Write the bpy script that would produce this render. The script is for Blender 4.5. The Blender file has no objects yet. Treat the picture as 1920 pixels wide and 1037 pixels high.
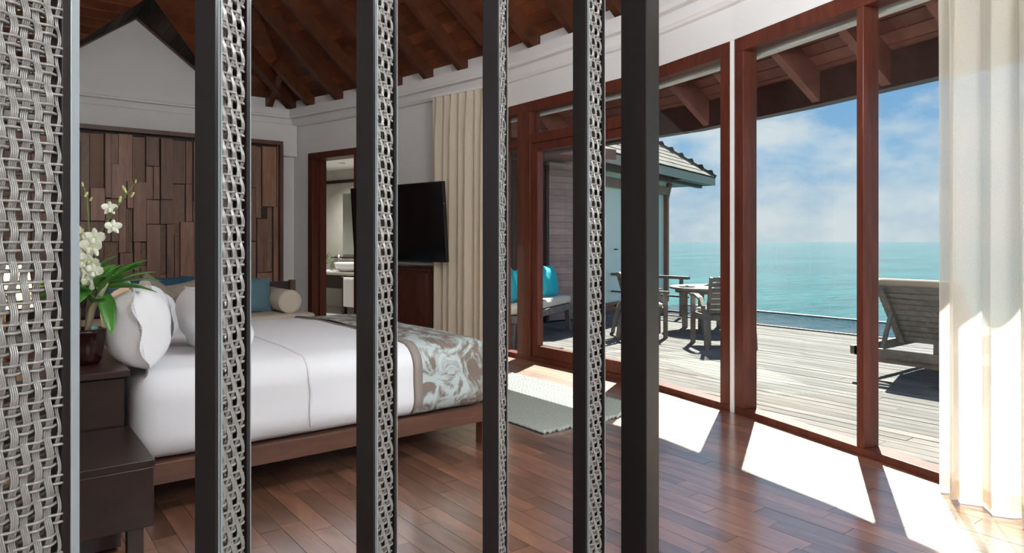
import bpy, math, random
from mathutils import Vector, Matrix
R = math.radians
random.seed(7)

# ------------------------------------------------------------------ camera, world, sun, exposure
# Axes: +X (u) runs from the bedroom out to the sea, +Y (v) runs along the window wall away from the viewer.
scene = bpy.context.scene
CAM_YAW = math.atan2(.608, .794)
cam_d = bpy.data.cameras.new('camera'); cam = bpy.data.objects.new('camera', cam_d)
scene.collection.objects.link(cam); scene.camera = cam
cam.location = (0, 0, 1.3); cam.rotation_euler = (R(90), 0, -CAM_YAW)
cam_d.lens = 24; cam_d.sensor_width = 36; cam_d.shift_y = -65.5 / 1920
cam_d.clip_start = .05; cam_d.clip_end = 20000
vs = scene.view_settings
vs.view_transform = 'Standard'; vs.look = 'None'; vs.gamma = 1; vs.use_curve_mapping = False
vs.exposure = EXPOSURE = 1.7

def nn(nt, kind, **kw):
    n = nt.nodes.new(kind)
    for k, v in kw.items(): setattr(n, k, v)
    return n
world = bpy.data.worlds.new('sky'); scene.world = world; world.use_nodes = True
nt = world.node_tree; nt.nodes.clear(); L = nt.links.new
tc = nn(nt, 'ShaderNodeTexCoord'); sep = nn(nt, 'ShaderNodeSeparateXYZ'); L(tc.outputs['Generated'], sep.inputs[0])
blue = nn(nt, 'ShaderNodeValToRGB'); L(sep.outputs['Z'], blue.inputs[0])
e = blue.color_ramp.elements
e[0].position = 0; e[0].color = (.46, .58, .68, 1)
e[1].position = .6; e[1].color = (.13, .30, .60, 1)
for p, c in ((.10, (.30, .51, .74, 1)), (.22, (.19, .41, .72, 1))):
    k = e.new(p); k.color = c
mapn = nn(nt, 'ShaderNodeMapping'); mapn.inputs['Scale'].default_value = (1, 1, 2.1); mapn.inputs['Location'].default_value = (3.34, 1.62, .1)
L(tc.outputs['Generated'], mapn.inputs[0])
n1 = nn(nt, 'ShaderNodeTexNoise'); n1.inputs['Scale'].default_value = 4.2; n1.inputs['Detail'].default_value = 9; n1.inputs['Roughness'].default_value = .58
L(mapn.outputs[0], n1.inputs['Vector'])
cr = nn(nt, 'ShaderNodeValToRGB'); cr.color_ramp.elements[0].position = .47; cr.color_ramp.elements[1].position = .62
# more cloud low down, as over any sea
lift = nn(nt, 'ShaderNodeMapRange'); lift.inputs[1].default_value = 0; lift.inputs[2].default_value = .2; lift.inputs[3].default_value = .09; lift.inputs[4].default_value = -.02
L(sep.outputs['Z'], lift.inputs[0])
add = nn(nt, 'ShaderNodeMath', operation='ADD'); L(n1.outputs['Fac'], add.inputs[0]); L(lift.outputs[0], add.inputs[1]); L(add.outputs[0], cr.inputs[0])
fac = nn(nt, 'ShaderNodeMath', operation='MULTIPLY'); L(cr.outputs[0], fac.inputs[0]); fac.inputs[1].default_value = .85
mixc = nn(nt, 'ShaderNodeMix', data_type='RGBA'); L(fac.outputs[0], mixc.inputs[0]); L(blue.outputs[0], mixc.inputs[6]); mixc.inputs[7].default_value = (.74, .77, .80, 1)
bg = nn(nt, 'ShaderNodeBackground'); bg.inputs[1].default_value = SKY = .34; L(mixc.outputs[2], bg.inputs[0])
wo = nn(nt, 'ShaderNodeOutputWorld'); L(bg.outputs[0], wo.inputs[0])

SUN_DIR = Vector((.869, .494, math.tan(R(45.5)))).normalized()
sd = bpy.data.lights.new('sun', 'SUN'); sun = bpy.data.objects.new('sun', sd); scene.collection.objects.link(sun)
sd.energy = 7.0; sd.angle = R(.6); sd.color = (1, .93, .83); sun.location = SUN_DIR * 40
sun.rotation_euler = SUN_DIR.to_track_quat('Z', 'Y').to_euler()

# ------------------------------------------------------------------ helpers
C = scene.collection
class MB:
    def __init__(s): s.v = []; s.f = []
    def face(s, pts):
        i = len(s.v); s.v += [tuple(p) for p in pts]; s.f.append(tuple(range(i, i + len(pts)))); return s
    def box(s, c, sz, rz=0, M=None):
        x, y, z = (k / 2 for k in sz); i = len(s.v); c = Vector(c)
        M = M or Matrix.Rotation(rz, 3, 'Z')
        for p in ((-x,-y,-z),(x,-y,-z),(x,y,-z),(-x,y,-z),(-x,-y,z),(x,-y,z),(x,y,z),(-x,y,z)):
            s.v.append(tuple(c + M @ Vector(p)))
        s.f += [tuple(i + k for k in q) for q in ((3,2,1,0),(4,5,6,7),(0,1,5,4),(1,2,6,5),(2,3,7,6),(3,0,4,7))]
        return s
    def bar(s, p0, p1, w, h, up=(0, 0, 1)):
        p0, p1 = Vector(p0), Vector(p1); d = (p1 - p0); l = d.length; d.normalize()
        x = d.cross(Vector(up))
        if x.length < 1e-4: x = d.cross(Vector((0, 1, 0)))
        x.normalize(); z = x.cross(d)
        return s.box((p0 + p1) / 2, (w, l, h), M=Matrix((x, d, z)).transposed())
    def prism(s, pts, z0, z1):
        n = len(pts); i = len(s.v)
        a = sum(pts[k][0] * pts[(k + 1) % n][1] - pts[(k + 1) % n][0] * pts[k][1] for k in range(n))
        if a < 0: pts = list(reversed(pts))
        s.v += [(p[0], p[1], z0) for p in pts] + [(p[0], p[1], z1) for p in pts]
        s.f.append(tuple(reversed(range(i, i + n)))); s.f.append(tuple(range(i + n, i + 2 * n)))
        for k in range(n): s.f.append((i + k, i + (k + 1) % n, i + n + (k + 1) % n, i + n + k))
        return s
    def slab(s, pts, off):       # 3-D polygon extruded by a vector
        n = len(pts); i = len(s.v); off = Vector(off)
        s.v += [tuple(p) for p in pts] + [tuple(Vector(p) + off) for p in pts]
        s.f.append(tuple(reversed(range(i, i + n)))); s.f.append(tuple(range(i + n, i + 2 * n)))
        for k in range(n): s.f.append((i + k, i + (k + 1) % n, i + n + (k + 1) % n, i + n + k))
        return s
    def tube(s, pts, r, n=8, flat=1.0, cap=True):
        pts = [Vector(p) for p in pts]; m = len(pts); rs = r if hasattr(r, '__len__') else [r] * m
        base = len(s.v); ref = None
        for k, p in enumerate(pts):
            t = (pts[min(k + 1, m - 1)] - pts[max(k - 1, 0)]).normalized()
            if ref is None: ref = t.orthogonal().normalized()
            ref = (ref - t * ref.dot(t)).normalized(); b = t.cross(ref)
            for j in range(n):
                a = 2 * math.pi * j / n
                s.v.append(tuple(p + (ref * math.cos(a) + b * math.sin(a) * flat) * rs[k]))
        for k in range(m - 1):
            for j in range(n):
                q = base + k * n; s.f.append((q + j, q + (j + 1) % n, q + n + (j + 1) % n, q + n + j))
        if cap:
            s.f.append(tuple(reversed(range(base, base + n)))); s.f.append(tuple(range(base + (m - 1) * n, base + m * n)))
        return s
    def lathe(s, prof, n=24, c=(0, 0, 0)):
        i = len(s.v); m = len(prof)
        for r, z in prof:
            for j in range(n):
                a = 2 * math.pi * j / n; s.v.append((c[0] + r * math.cos(a), c[1] + r * math.sin(a), c[2] + z))
        for k in range(m - 1):
            for j in range(n): q = i + k * n; s.f.append((q + j, q + (j + 1) % n, q + n + (j + 1) % n, q + n + j))
        s.f.append(tuple(reversed(range(i, i + n)))); s.f.append(tuple(range(i + (m - 1) * n, i + m * n)))
        return s
    def grid(s, fn, nu, nv):
        i = len(s.v)
        for a in range(nu + 1):
            for b in range(nv + 1): s.v.append(tuple(fn(a / nu, b / nv)))
        for a in range(nu):
            for b in range(nv): q = i + a * (nv + 1) + b; s.f.append((q, q + nv + 1, q + nv + 2, q + 1))
        return s
    def rbox(s, c, sz, r, n=8, fn=None, M=None):   # rounded box, n divisions per edge
        h = Vector(sz) / 2; c = Vector(c); idx = {}
        def vert(a, b, d):
            key = (a, b, d)
            if key in idx: return idx[key]
            q = Vector([(-1 + 2 * k / n) for k in (a, b, d)])
            q = Vector([math.copysign(abs(k) ** .8, k) * hh for k, hh in zip(q, h)])
            inner = Vector([max(-hh + r, min(hh - r, k)) for k, hh in zip(q, h)])
            w = q - inner
            if w.length > 1e-9: q = inner + w.normalized() * r
            if fn: q = fn(q)
            if M: q = M @ q
            idx[key] = len(s.v); s.v.append(tuple(c + q)); return idx[key]
        for ax in range(3):
            for side in (0, n):
                for i in range(n):
                    for j in range(n):
                        k = []
                        for (p, q) in ((i, j), (i + 1, j), (i + 1, j + 1), (i, j + 1)):
                            t = [p, q]; t.insert(ax, side); k.append(vert(*t))
                        if (side == 0) != (ax == 1): k.reverse()
                        s.f.append(tuple(k))
        return s
    def build(s, name, mat, parent=None, smooth=False, bevel=0, sub=0):
        me = bpy.data.meshes.new(name); me.from_pydata(s.v, [], s.f); me.validate(); me.materials.append(mat)
        if smooth: me.polygons.foreach_set('use_smooth', [True] * len(me.polygons))
        o = bpy.data.objects.new(name, me); C.objects.link(o); o.parent = parent
        if bevel:
            m = o.modifiers.new('bevel', 'BEVEL'); m.width = bevel; m.segments = 2; m.limit_method = 'ANGLE'
        if sub:
            m = o.modifiers.new('sub', 'SUBSURF'); m.levels = sub; m.render_levels = sub
        return o
def tag(o, label, cat, group=None, kind=None):
    o['label'] = label; o['category'] = cat
    if group: o['group'] = group
    if kind: o['kind'] = kind
    return o
def thing(name, label, cat, loc=(0, 0, 0), rz=0, group=None):
    o = bpy.data.objects.new(name, None); C.objects.link(o); o.empty_display_size = .1
    o.location = loc; o.rotation_euler = (0, 0, rz); return tag(o, label, cat, group)
def struct(o): o['kind'] = 'structure'; return o
def sroot(name):
    o = bpy.data.objects.new(name, None); C.objects.link(o); o['kind'] = 'structure'; return o
def copy_obj(o, parent=None, loc=None, rot=None):
    c = o.copy(); C.objects.link(c); c.parent = parent
    if loc is not None: c.location = loc
    if rot is not None: c.rotation_euler = rot
    return c
def copy_tree(o, parent=None):
    c = o.copy(); C.objects.link(c); c.parent = parent
    for ch in list(o.children): copy_tree(ch, c)
    return c
def uv(X, Y): return (.794 * X + .608 * Y, -.608 * X + .794 * Y)   # sideways / ahead of the viewer -> room axes
def clip(poly, f):       # keep f(p) <= 0
    out = []; n = len(poly)
    for k in range(n):
        a, b = poly[k], poly[(k + 1) % n]; fa, fb = f(a), f(b)
        if fa <= 0: out.append(a)
        if (fa < 0 < fb) or (fb < 0 < fa):
            t = fa / (fa - fb); out.append((a[0] + (b[0] - a[0]) * t, a[1] + (b[1] - a[1]) * t))
    return out

# ------------------------------------------------------------------ materials
def bsdf(name):
    m = bpy.data.materials.new(name); m.use_nodes = True; t = m.node_tree; b = t.nodes['Principled BSDF']; return m, t, b
def plain(name, col, rough=.5, spec=.5, metal=0, noise=0, nscale=8, bump=0, bscale=60, rand=0):
    m, t, b = bsdf(name); b.inputs['Roughness'].default_value = rough; b.inputs['Specular IOR Level'].default_value = spec
    b.inputs['Metallic'].default_value = metal; b.inputs['Base Color'].default_value = (*col, 1)
    if noise or bump or rand:
        tc = nn(t, 'ShaderNodeTexCoord')
    if noise or rand:
        n = nn(t, 'ShaderNodeTexNoise'); n.inputs['Scale'].default_value = nscale; n.inputs['Detail'].default_value = 4
        t.links.new(tc.outputs['Object'], n.inputs['Vector'])
        mr = nn(t, 'ShaderNodeMapRange'); mr.inputs[3].default_value = 1 - noise; mr.inputs[4].default_value = 1 + noise
        t.links.new(n.outputs['Fac'], mr.inputs[0])
        oi = nn(t, 'ShaderNodeObjectInfo'); r2 = nn(t, 'ShaderNodeMapRange'); r2.inputs[3].default_value = 1 - rand; r2.inputs[4].default_value = 1 + rand
        t.links.new(oi.outputs['Random'], r2.inputs[0])
        mu = nn(t, 'ShaderNodeMath', operation='MULTIPLY'); t.links.new(mr.outputs[0], mu.inputs[0]); t.links.new(r2.outputs[0], mu.inputs[1])
        vm = nn(t, 'ShaderNodeVectorMath', operation='SCALE'); vm.inputs[0].default_value = col; t.links.new(mu.outputs[0], vm.inputs['Scale'])
        t.links.new(vm.outputs[0], b.inputs['Base Color'])
    if bump:
        n = nn(t, 'ShaderNodeTexNoise'); n.inputs['Scale'].default_value = bscale; n.inputs['Detail'].default_value = 3
        t.links.new(tc.outputs['Object'], n.inputs['Vector'])
        bp = nn(t, 'ShaderNodeBump'); bp.inputs['Strength'].default_value = bump; bp.inputs['Distance'].default_value = .01
        t.links.new(n.outputs['Fac'], bp.inputs['Height']); t.links.new(bp.outputs[0], b.inputs['Normal'])
    return m
def wood(name, c0, c1, rough=.4, sc=(30, 3, 30), rand=.25, spec=.5, bump=.08, coat=0, gen=False):
    m, t, b = bsdf(name); b.inputs['Roughness'].default_value = rough; b.inputs['Specular IOR Level'].default_value = spec
    b.inputs['Coat Weight'].default_value = coat; b.inputs['Coat Roughness'].default_value = .2; b.inputs['Coat IOR'].default_value = 3.0 if coat == 1 else 1.6
    tc = nn(t, 'ShaderNodeTexCoord'); mp = nn(t, 'ShaderNodeMapping'); mp.inputs['Scale'].default_value = sc
    t.links.new(tc.outputs['Object'], mp.inputs[0])
    oi = nn(t, 'ShaderNodeObjectInfo'); sh = nn(t, 'ShaderNodeVectorMath', operation='SCALE'); sh.inputs[0].default_value = (37, 53, 71)
    t.links.new(oi.outputs['Random'], sh.inputs['Scale']); t.links.new(sh.outputs[0], mp.inputs['Location'])
    n = nn(t, 'ShaderNodeTexNoise'); n.inputs['Scale'].default_value = 1; n.inputs['Detail'].default_value = 6; n.inputs['Roughness'].default_value = .6; n.inputs['Distortion'].default_value = .6
    t.links.new(mp.outputs[0], n.inputs['Vector'])
    rp = nn(t, 'ShaderNodeValToRGB'); rp.color_ramp.elements[0].position = .32; rp.color_ramp.elements[1].position = .7
    rp.color_ramp.elements[0].color = (*c0, 1); rp.color_ramp.elements[1].color = (*c1, 1); t.links.new(n.outputs['Fac'], rp.inputs[0])
    r2 = nn(t, 'ShaderNodeMapRange'); r2.inputs[3].default_value = 1 - rand; r2.inputs[4].default_value = 1 + rand; t.links.new(oi.outputs['Random'], r2.inputs[0])
    vm = nn(t, 'ShaderNodeVectorMath', operation='SCALE'); t.links.new(rp.outputs[0], vm.inputs[0]); t.links.new(r2.outputs[0], vm.inputs['Scale'])
    t.links.new(vm.outputs[0], b.inputs['Base Color'])
    bp = nn(t, 'ShaderNodeBump'); bp.inputs['Strength'].default_value = bump; bp.inputs['Distance'].default_value = .004
    t.links.new(n.outputs['Fac'], bp.inputs['Height']); t.links.new(bp.outputs[0], b.inputs['Normal'])
    return m
def glassy(name, tint=(.97, 1, .99), gloss=.07):
    m = bpy.data.materials.new(name); m.use_nodes = True; t = m.node_tree; t.nodes.clear()
    tr = nn(t, 'ShaderNodeBsdfTransparent'); tr.inputs[0].default_value = (*tint, 1)
    gl = nn(t, 'ShaderNodeBsdfGlossy'); gl.inputs['Roughness'].default_value = .01
    mx = nn(t, 'ShaderNodeMixShader'); mx.inputs[0].default_value = gloss; o = nn(t, 'ShaderNodeOutputMaterial')
    t.links.new(tr.outputs[0], mx.inputs[1]); t.links.new(gl.outputs[0], mx.inputs[2]); t.links.new(mx.outputs[0], o.inputs[0]); return m
def sheer(name, col, trans=.5, clear=.12, hem=None):
    m = bpy.data.materials.new(name); m.use_nodes = True; t = m.node_tree; t.nodes.clear()
    tc = nn(t, 'ShaderNodeTexCoord'); w = nn(t, 'ShaderNodeTexNoise'); w.inputs['Scale'].default_value = 220; t.links.new(tc.outputs['Object'], w.inputs['Vector'])
    mr = nn(t, 'ShaderNodeMapRange'); mr.inputs[3].default_value = .8; mr.inputs[4].default_value = 1.1; t.links.new(w.outputs['Fac'], mr.inputs[0])
    vm = nn(t, 'ShaderNodeVectorMath', operation='SCALE'); vm.inputs[0].default_value = col; t.links.new(mr.outputs[0], vm.inputs['Scale'])
    d = nn(t, 'ShaderNodeBsdfDiffuse'); tl = nn(t, 'ShaderNodeBsdfTranslucent'); t.links.new(vm.outputs[0], d.inputs[0]); t.links.new(vm.outputs[0], tl.inputs[0])
    m1 = nn(t, 'ShaderNodeMixShader'); m1.inputs[0].default_value = trans; t.links.new(d.outputs[0], m1.inputs[1]); t.links.new(tl.outputs[0], m1.inputs[2])
    tr = nn(t, 'ShaderNodeBsdfTransparent'); m2 = nn(t, 'ShaderNodeMixShader'); m2.inputs[0].default_value = clear
    t.links.new(m1.outputs[0], m2.inputs[1]); t.links.new(tr.outputs[0], m2.inputs[2])
    o = nn(t, 'ShaderNodeOutputMaterial'); t.links.new(m2.outputs[0], o.inputs[0]); return m
def glow(name, col, s):
    m, t, b = bsdf(name); b.inputs['Emission Color'].default_value = (*col, 1); b.inputs['Emission Strength'].default_value = s; b.inputs['Base Color'].default_value = (*col, 1); return m

M_WALL = plain('painted_plaster', (.80, .79, .78), .7, .3, noise=.02, nscale=3)
M_FLOOR = wood('floor_timber', (.15, .066, .036), (.36, .17, .098), .42, (9, 2.2, 9), .38, 1.0, .05, 1.0)
M_GAP = plain('dark_joint', (.012, .008, .006), .8)
M_CEIL = wood('ceiling_timber', (.075, .020, .008), (.21, .062, .025), .4, (3, 3, 3), .22)
M_RAFT = wood('rafter_timber', (.060, .019, .009), (.12, .040, .018), .4, (6, 6, 6), .15)
M_RED = wood('red_joinery', (.075, .017, .009), (.14, .036, .020), .35, (18, 18, 2.5), .1, .35, .03, 0)
M_SOFF = wood('soffit_timber', (.17, .064, .050), (.26, .104, .084), .5, (4, 4, 4), .12)
M_SOFFD = wood('eave_timber', (.042, .017, .014), (.07, .029, .024), .5, (4, 4, 4), .1)
M_DECK = wood('weathered_decking', (.088, .086, .084), (.168, .164, .160), .85, (22, 1.6, 22), .2, .12, .15)
M_TEAK = wood('silvered_teak', (.11, .097, .085), (.20, .178, .158), .6, (14, 14, 14), .06, .3, .1)
M_EBONY = wood('ebony_stain', (.0045, .003, .0027), (.009, .006, .005), .45, (40, 40, 4), .05, .3, .04)
M_CANE = plain('woven_cane', (.20, .19, .175), .26, 1.0, noise=.25, nscale=60)
M_BROWN = wood('dark_walnut', (.016, .0065, .005), (.032, .0125, .009), .34, (8, 14, 14), .1, .4, .03, 0)
M_BEDW = wood('bed_walnut', (.075, .030, .016), (.15, .064, .036), .38, (3, 22, 22), .1)
M_PANEL = wood('panel_walnut', (.20, .098, .062), (.34, .178, .118), .42, (14, 14, 2.2), .34, .4, .04)
M_PFRAME = wood('panel_frame_walnut', (.085, .036, .022), (.15, .066, .042), .42, (10, 10, 3), .1)
M_CAB = wood('cabinet_mahogany', (.050, .014, .009), (.095, .028, .017), .28, (10, 10, 2.5), .08, .5, .02, .3)
M_LINEN = plain('white_linen', (.82, .83, .85), .85, .2, bump=.10, bscale=9)
M_PILLOW = plain('white_cotton', (.83, .83, .84), .85, .2, bump=.16, bscale=7)
M_CREAM = plain('cream_canvas', (.66, .58, .47), .85, .2, bump=.1, bscale=40)
M_TEALG = plain('grey_teal_silk', (.13, .24, .28), .5, .4, noise=.15, nscale=10, bump=.35, bscale=14)
M_BLUE = plain('deep_blue_silk', (.035, .12, .20), .5, .4, noise=.2, nscale=10, bump=.3, bscale=12)
M_GREIGE = plain('greige_linen', (.44, .39, .33), .85, .2, noise=.1, nscale=20, bump=.3, bscale=12)
M_TURQ = plain('turquoise_canvas', (.015, .42, .50), .8, .2, noise=.06, nscale=12, bump=.15, bscale=12)
M_OUTC = plain('outdoor_beige_canvas', (.62, .56, .48), .85, .2, bump=.1, bscale=30)
M_LOUC = plain('lounger_taupe_canvas', (.36, .30, .245), .85, .2, bump=.1, bscale=30)
M_GLASS = glassy('clear_glass')
M_FROST = plain('frosted_pale_glass', (.78, .80, .72), .25, .5)
M_CURT = sheer('cream_sheer', (.95, .89, .78), .60, .22)
M_CURTF = sheer('cream_drape', (.97, .88, .74), .5, .03)
M_BLACK = plain('screen_black', (.004, .004, .005), .12, .5)
M_BLACKM = plain('matt_black', (.012, .012, .013), .5, .4)
M_POT = plain('oxblood_glaze', (.028, .008, .007), .12, .6)
M_LEAF = plain('orchid_leaf', (.07, .23, .035), .35, .5, noise=.3, nscale=14)
M_STALK = plain('orchid_stalk', (.12, .20, .05), .5, noise=.2)
M_CANEST = plain('orchid_cane', (.34, .30, .20), .7, noise=.3, nscale=30)
M_PETAL = plain('orchid_petal', (.86, .88, .76), .6, .2)
M_BUD = plain('orchid_bud', (.55, .62, .25), .6, .2)
M_STONEB = plain('blue_pebble', (.20, .42, .45), .4)
M_STONE = plain('pale_stone', (.50, .48, .44), .5, .4, noise=.12, nscale=5)
M_CERAM = plain('white_ceramic', (.85, .86, .87), .15, .5)
M_CHROME = plain('chrome', (.8, .8, .82), .12, .5, 1)
M_SHING = plain('weathered_shingle', (.115, .110, .100), .9, .1, noise=.35, nscale=14, bump=.4, bscale=30, rand=.22)
M_GREYB = plain('grey_fascia', (.42, .34, .29), .6, .3, noise=.1, nscale=6)
M_CLAP = wood('clapboard_timber', (.28, .18, .17), (.40, .27, .25), .6, (3, 12, 12), .12)
M_DARKB = wood('dark_boards', (.020, .012, .010), (.040, .024, .020), .6, (14, 14, 3), .12)  # plain dark brown board colour
M_RUG = plain('mint_wool', (.50, .54, .48), .95, .1, noise=.22, nscale=90, bump=.7, bscale=120)
M_RUGD = plain('rug_binding', (.03, .03, .032), .9)
M_PLATE = plain('plate_glaze', (.5, .5, .53), .25)
M_NAPK = plain('napkin_linen', (.32, .32, .36), .8)

M_GLINT = plain('edge_glint_grey', (.25, .28, .29), .32, .7)  # light grey colour stands in for glints along the louvres' bevelled edges
M_PAVR = wood('pavilion_joinery', (.20, .070, .038), (.32, .12, .07), .45, (12, 12, 3), .1)
# ------------------------------------------------------------------ the room shell
W = [(3.80, 10.60), (4.25, 8.95), (4.42, 8.05), (4.68, 6.40), (4.69, 4.25), (4.485, 3.10), (3.20, -1.80)]
CEIL0, PITCH = 3.50, .78
def seg(i):
    a, b = Vector(W[i]), Vector(W[i + 1]); d = (b - a).normalized(); return a, b, d, Vector((-d.y, d.x))   # outward normal
def wallpt(i, s, o, z):        # s metres along segment i, o metres outward
    a, b, d, n = seg(i); p = a + d * s + n * o; return Vector((p.x, p.y, z))
def segbox(mb, i, s0, s1, o0, o1, z0, z1):
    mb.prism([tuple(wallpt(i, s, o, 0))[:2] for s, o in ((s0, o0), (s1, o0), (s1, o1), (s0, o1))], z0, z1); return mb
def slen(i): a, b, d, n = seg(i); return (b - a).length

# floor: hardwood strips laid along the window wall
floor = struct(MB().prism([(-1.3, 10.7), (3.9, 10.7), (4.35, 9), (4.52, 8.05), (4.76, 6.4), (4.77, 4.25), (4.565, 3.1), (3.28, -1.9), (-1.3, -1.9)], -.019, -.017).build('floor', M_GAP))
inner = [(-1.2, 10.6)] + [(x + .03, y) for x, y in W] + [(-1.2, -1.8)]
def in_view(x, y, m=.15):
    X = .794 * x - .608 * y; Y = .608 * x + .794 * y
    return Y > .5 and -.75 - m < X / Y < .75 + m and 1280 * 1.3 / Y < 584 + 120
planks = []; PW = .098
for r in range(int(6.0 / PW)):
    x0 = -1.2 + r * PW; y = -1.8 - random.random()
    while y < 10.6:
        ln = random.uniform(.45, 1.15); poly = [(x0, y), (x0 + PW - .0022, y), (x0 + PW - .0022, y + ln - .0022), (x0, y + ln - .0022)]
        y += ln
        for k in range(len(inner)):
            a, b = inner[k], inner[(k + 1) % len(inner)]
            poly = clip(poly, lambda p: (b[0] - a[0]) * (p[1] - a[1]) - (b[1] - a[1]) * (p[0] - a[0]))
            if not poly: break
        if len(poly) < 3: continue
        cx = sum(p[0] for p in poly) / len(poly); cy = sum(p[1] for p in poly) / len(poly)
        d = .608 * cx + .794 * cy
        hidden = (.5 < cx < 2.6 and 3.7 < cy < 5.6) or (cx < .6 and cy > 2.4) or (cx < 3.0 and cy > 5.2)
        planks.append((d if in_view(cx, cy) and not hidden else 50 + d, poly, cx, cy))
planks.sort(key=lambda q: q[0])
rest = MB()
for k, (d, poly, cx, cy) in enumerate(planks):
    h = random.uniform(-.0006, .0006)
    if k < 300:
        o = MB().prism([(p[0] - cx, p[1] - cy) for p in poly], -.016, h).build('plank', M_FLOOR, floor); o.location = (cx, cy, 0)
    else: rest.prism(poly, -.016, h)
ro = rest.build('plank_remainder', M_FLOOR, floor); ro['kind'] = 'stuff'

# walls
wf = MB(); wf.box((1.3, 10.7, 1.8), (5.4, .2, 3.6)); wf.box((1.3, 10.53, 2.86), (5.0, .14, .48))
wf.slab([(.45, 10.6, 3.6), (2.75, 10.6, 3.6), (1.60, 10.6, 4.40)], (0, .2, 0))
struct(wf.build('wall_far', M_WALL))
# bathroom wall with its doorway
DO0, DO1, DOZ = .47, 1.50, 2.58
wb = MB(); segbox(wb, 0, -.1, DO0, 0, .2, 0, 3.65); segbox(wb, 0, DO1, slen(0) + .03, 0, .2, 0, 3.65); segbox(wb, 0, DO0, DO1, 0, .2, DOZ, 3.65)
struct(wb.build('wall_bathroom', M_WALL))
wt = MB(); segbox(wt, 1, 0, slen(1) + .01, 0, .2, 0, 3.65); segbox(wt, 2, 0, slen(2), 0, .2, 0, 3.65)
struct(wt.build('wall_television', M_WALL))
ww = MB()
for i in (3, 4, 5): segbox(ww, i, 0 if i > 3 else -.02, slen(i), 0, .2, 2.83, 3.65)
struct(ww.build('wall_window', M_WALL))
struct(MB().box((-1.3, 4.4, 2.4), (.2, 12.6, 4.8)).build('wall_left', M_WALL))
# cornice: two stepped mouldings swept along the walls
def offset_line(o):
    pts = [(-1.2, 10.6)] + W; out = []
    for k, p in enumerate(pts):
        def nrm(a, b):
            d = (Vector(b) - Vector(a)).normalized(); return Vector((d.y, -d.x))
        n0 = nrm(pts[k - 1], p) if k else nrm(p, pts[k + 1]); n1 = nrm(p, pts[k + 1]) if k < len(pts) - 1 else n0
        m = (n0 + n1).normalized(); out.append(Vector(p) + m * (o / m.dot(n0)))
    return out
prof = [(-.02, 3.09), (.05, 3.09), (.06, 3.105), (.075, 3.12), (.10, 3.20), (.17, 3.20), (.17, 3.225), (.18, 3.235), (.18, 3.335), (-.02, 3.335)]
rings = [offset_line(o) for o, z in prof]; co = MB(); n = len(rings[0])
for k in range(len(prof) - 1):
    for j in range(n - 1):
        co.face([(*rings[k][j], prof[k][1]), (*rings[k][j + 1], prof[k][1]), (*rings[k + 1][j + 1], prof[k + 1][1]), (*rings[k + 1][j], prof[k + 1][1])])
struct(co.build('trim_1', M_WALL))

# ceiling: boarded slopes rising from every wall, rafters under them
FAC = [((-1.2, 10.6), W[0])] + [(W[i], W[i + 1]) for i in range(6)] + [((-1.2, -1.8), (-1.2, 10.6))]
def dist(i, p):
    a, b = FAC[i]; dx, dy = b[0] - a[0], b[1] - a[1]; l = math.hypot(dx, dy)
    return ((p[0] - a[0]) * dy - (p[1] - a[1]) * dx) / l
dom = [(-1.2, 10.6)] + W + [(-1.2, -1.8)]
regions = []
for i in range(len(FAC)):
    poly = dom
    for j in range(len(FAC)):
        if j != i: poly = clip(poly, lambda p: dist(i, p) - dist(j, p))
    regions.append(poly)
GA = (1.60, 4.37); GD = (GA[1] - CEIL0) / PITCH         # gable apex above the timber headwall
ceil = sroot('ceiling')
sheet = MB(); BW = .105
def lift3(i, p): return (p[0], p[1], CEIL0 + PITCH * dist(i, p))
def hole_split(poly):                                    # cut the gable out of the far slope
    fr = lambda p: (p[0] - GA[0]) + (10.6 - p[1]) * (1.12 / GD) - 1.12      # <=0 inside, towards +u
    fl = lambda p: (GA[0] - p[0]) + (10.6 - p[1]) * (1.12 / GD) - 1.12
    a = clip(poly, lambda p: -fr(p)); inside = clip(poly, fr); b = clip(inside, lambda p: -fl(p)) if inside else []
    return [q for q in (a, b) if len(q) > 2]
for i, reg in enumerate(regions):
    if len(reg) < 3: continue
    for part in (hole_split(reg) if i == 0 else [reg]):
        sheet.slab([(p[0], p[1], lift3(i, p)[2] + .02) for p in part], (0, 0, .03))
    mx = max(dist(i, p) for p in reg)
    for k in range(int(mx / BW) + 1):
        st = clip(clip(reg, lambda p: k * BW + .002 - dist(i, p)), lambda p: dist(i, p) - (k + 1) * BW + .002)
        if len(st) < 3: continue
        for part in (hole_split(st) if i == 0 else [st]):
            cx = sum(p[0] for p in part) / len(part); cy = sum(p[1] for p in part) / len(part)
            o = MB().slab([(p[0] - cx, p[1] - cy, lift3(i, p)[2]) for p in part], (0, 0, .018)).build('ceiling_board', M_CEIL, ceil); o.location = (cx, cy, 0)
sheet.build('ceiling_deck', M_GAP, ceil)
for s in (-1, 1):                                         # the two little slopes of the gable
    for k in range(11):
        a, b = k / 11, (k + 1) / 11 - .006
        def q(t, w): return (GA[0] + s * t * 1.12, 10.6 - w * GD * (1 - t), GA[1] - t * (GA[1] - CEIL0))
        pts = [q(a, 0), q(b, 0), q(b, 1), q(a, 1)]
        MB().slab(pts, (0, 0, .02)).build('gable_board', M_CEIL, ceil)
    MB().slab([q(0, 0), q(1, 0), q(0, 1)], (0, 0, .05)).build('gable_deck', M_GAP, ceil)
    MB().slab([(GA[0], 10.52, GA[1] - .02), (GA[0] + s * 1.2, 10.52, GA[1] - .02 - 1.2 * .775), (GA[0] + s * 1.2, 10.52, GA[1] - .02 - 1.2 * .775 + .16), (GA[0], 10.52, GA[1] + .14)], (0, .10, 0)).build('gable_rafter', M_RAFT, ceil)
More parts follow.
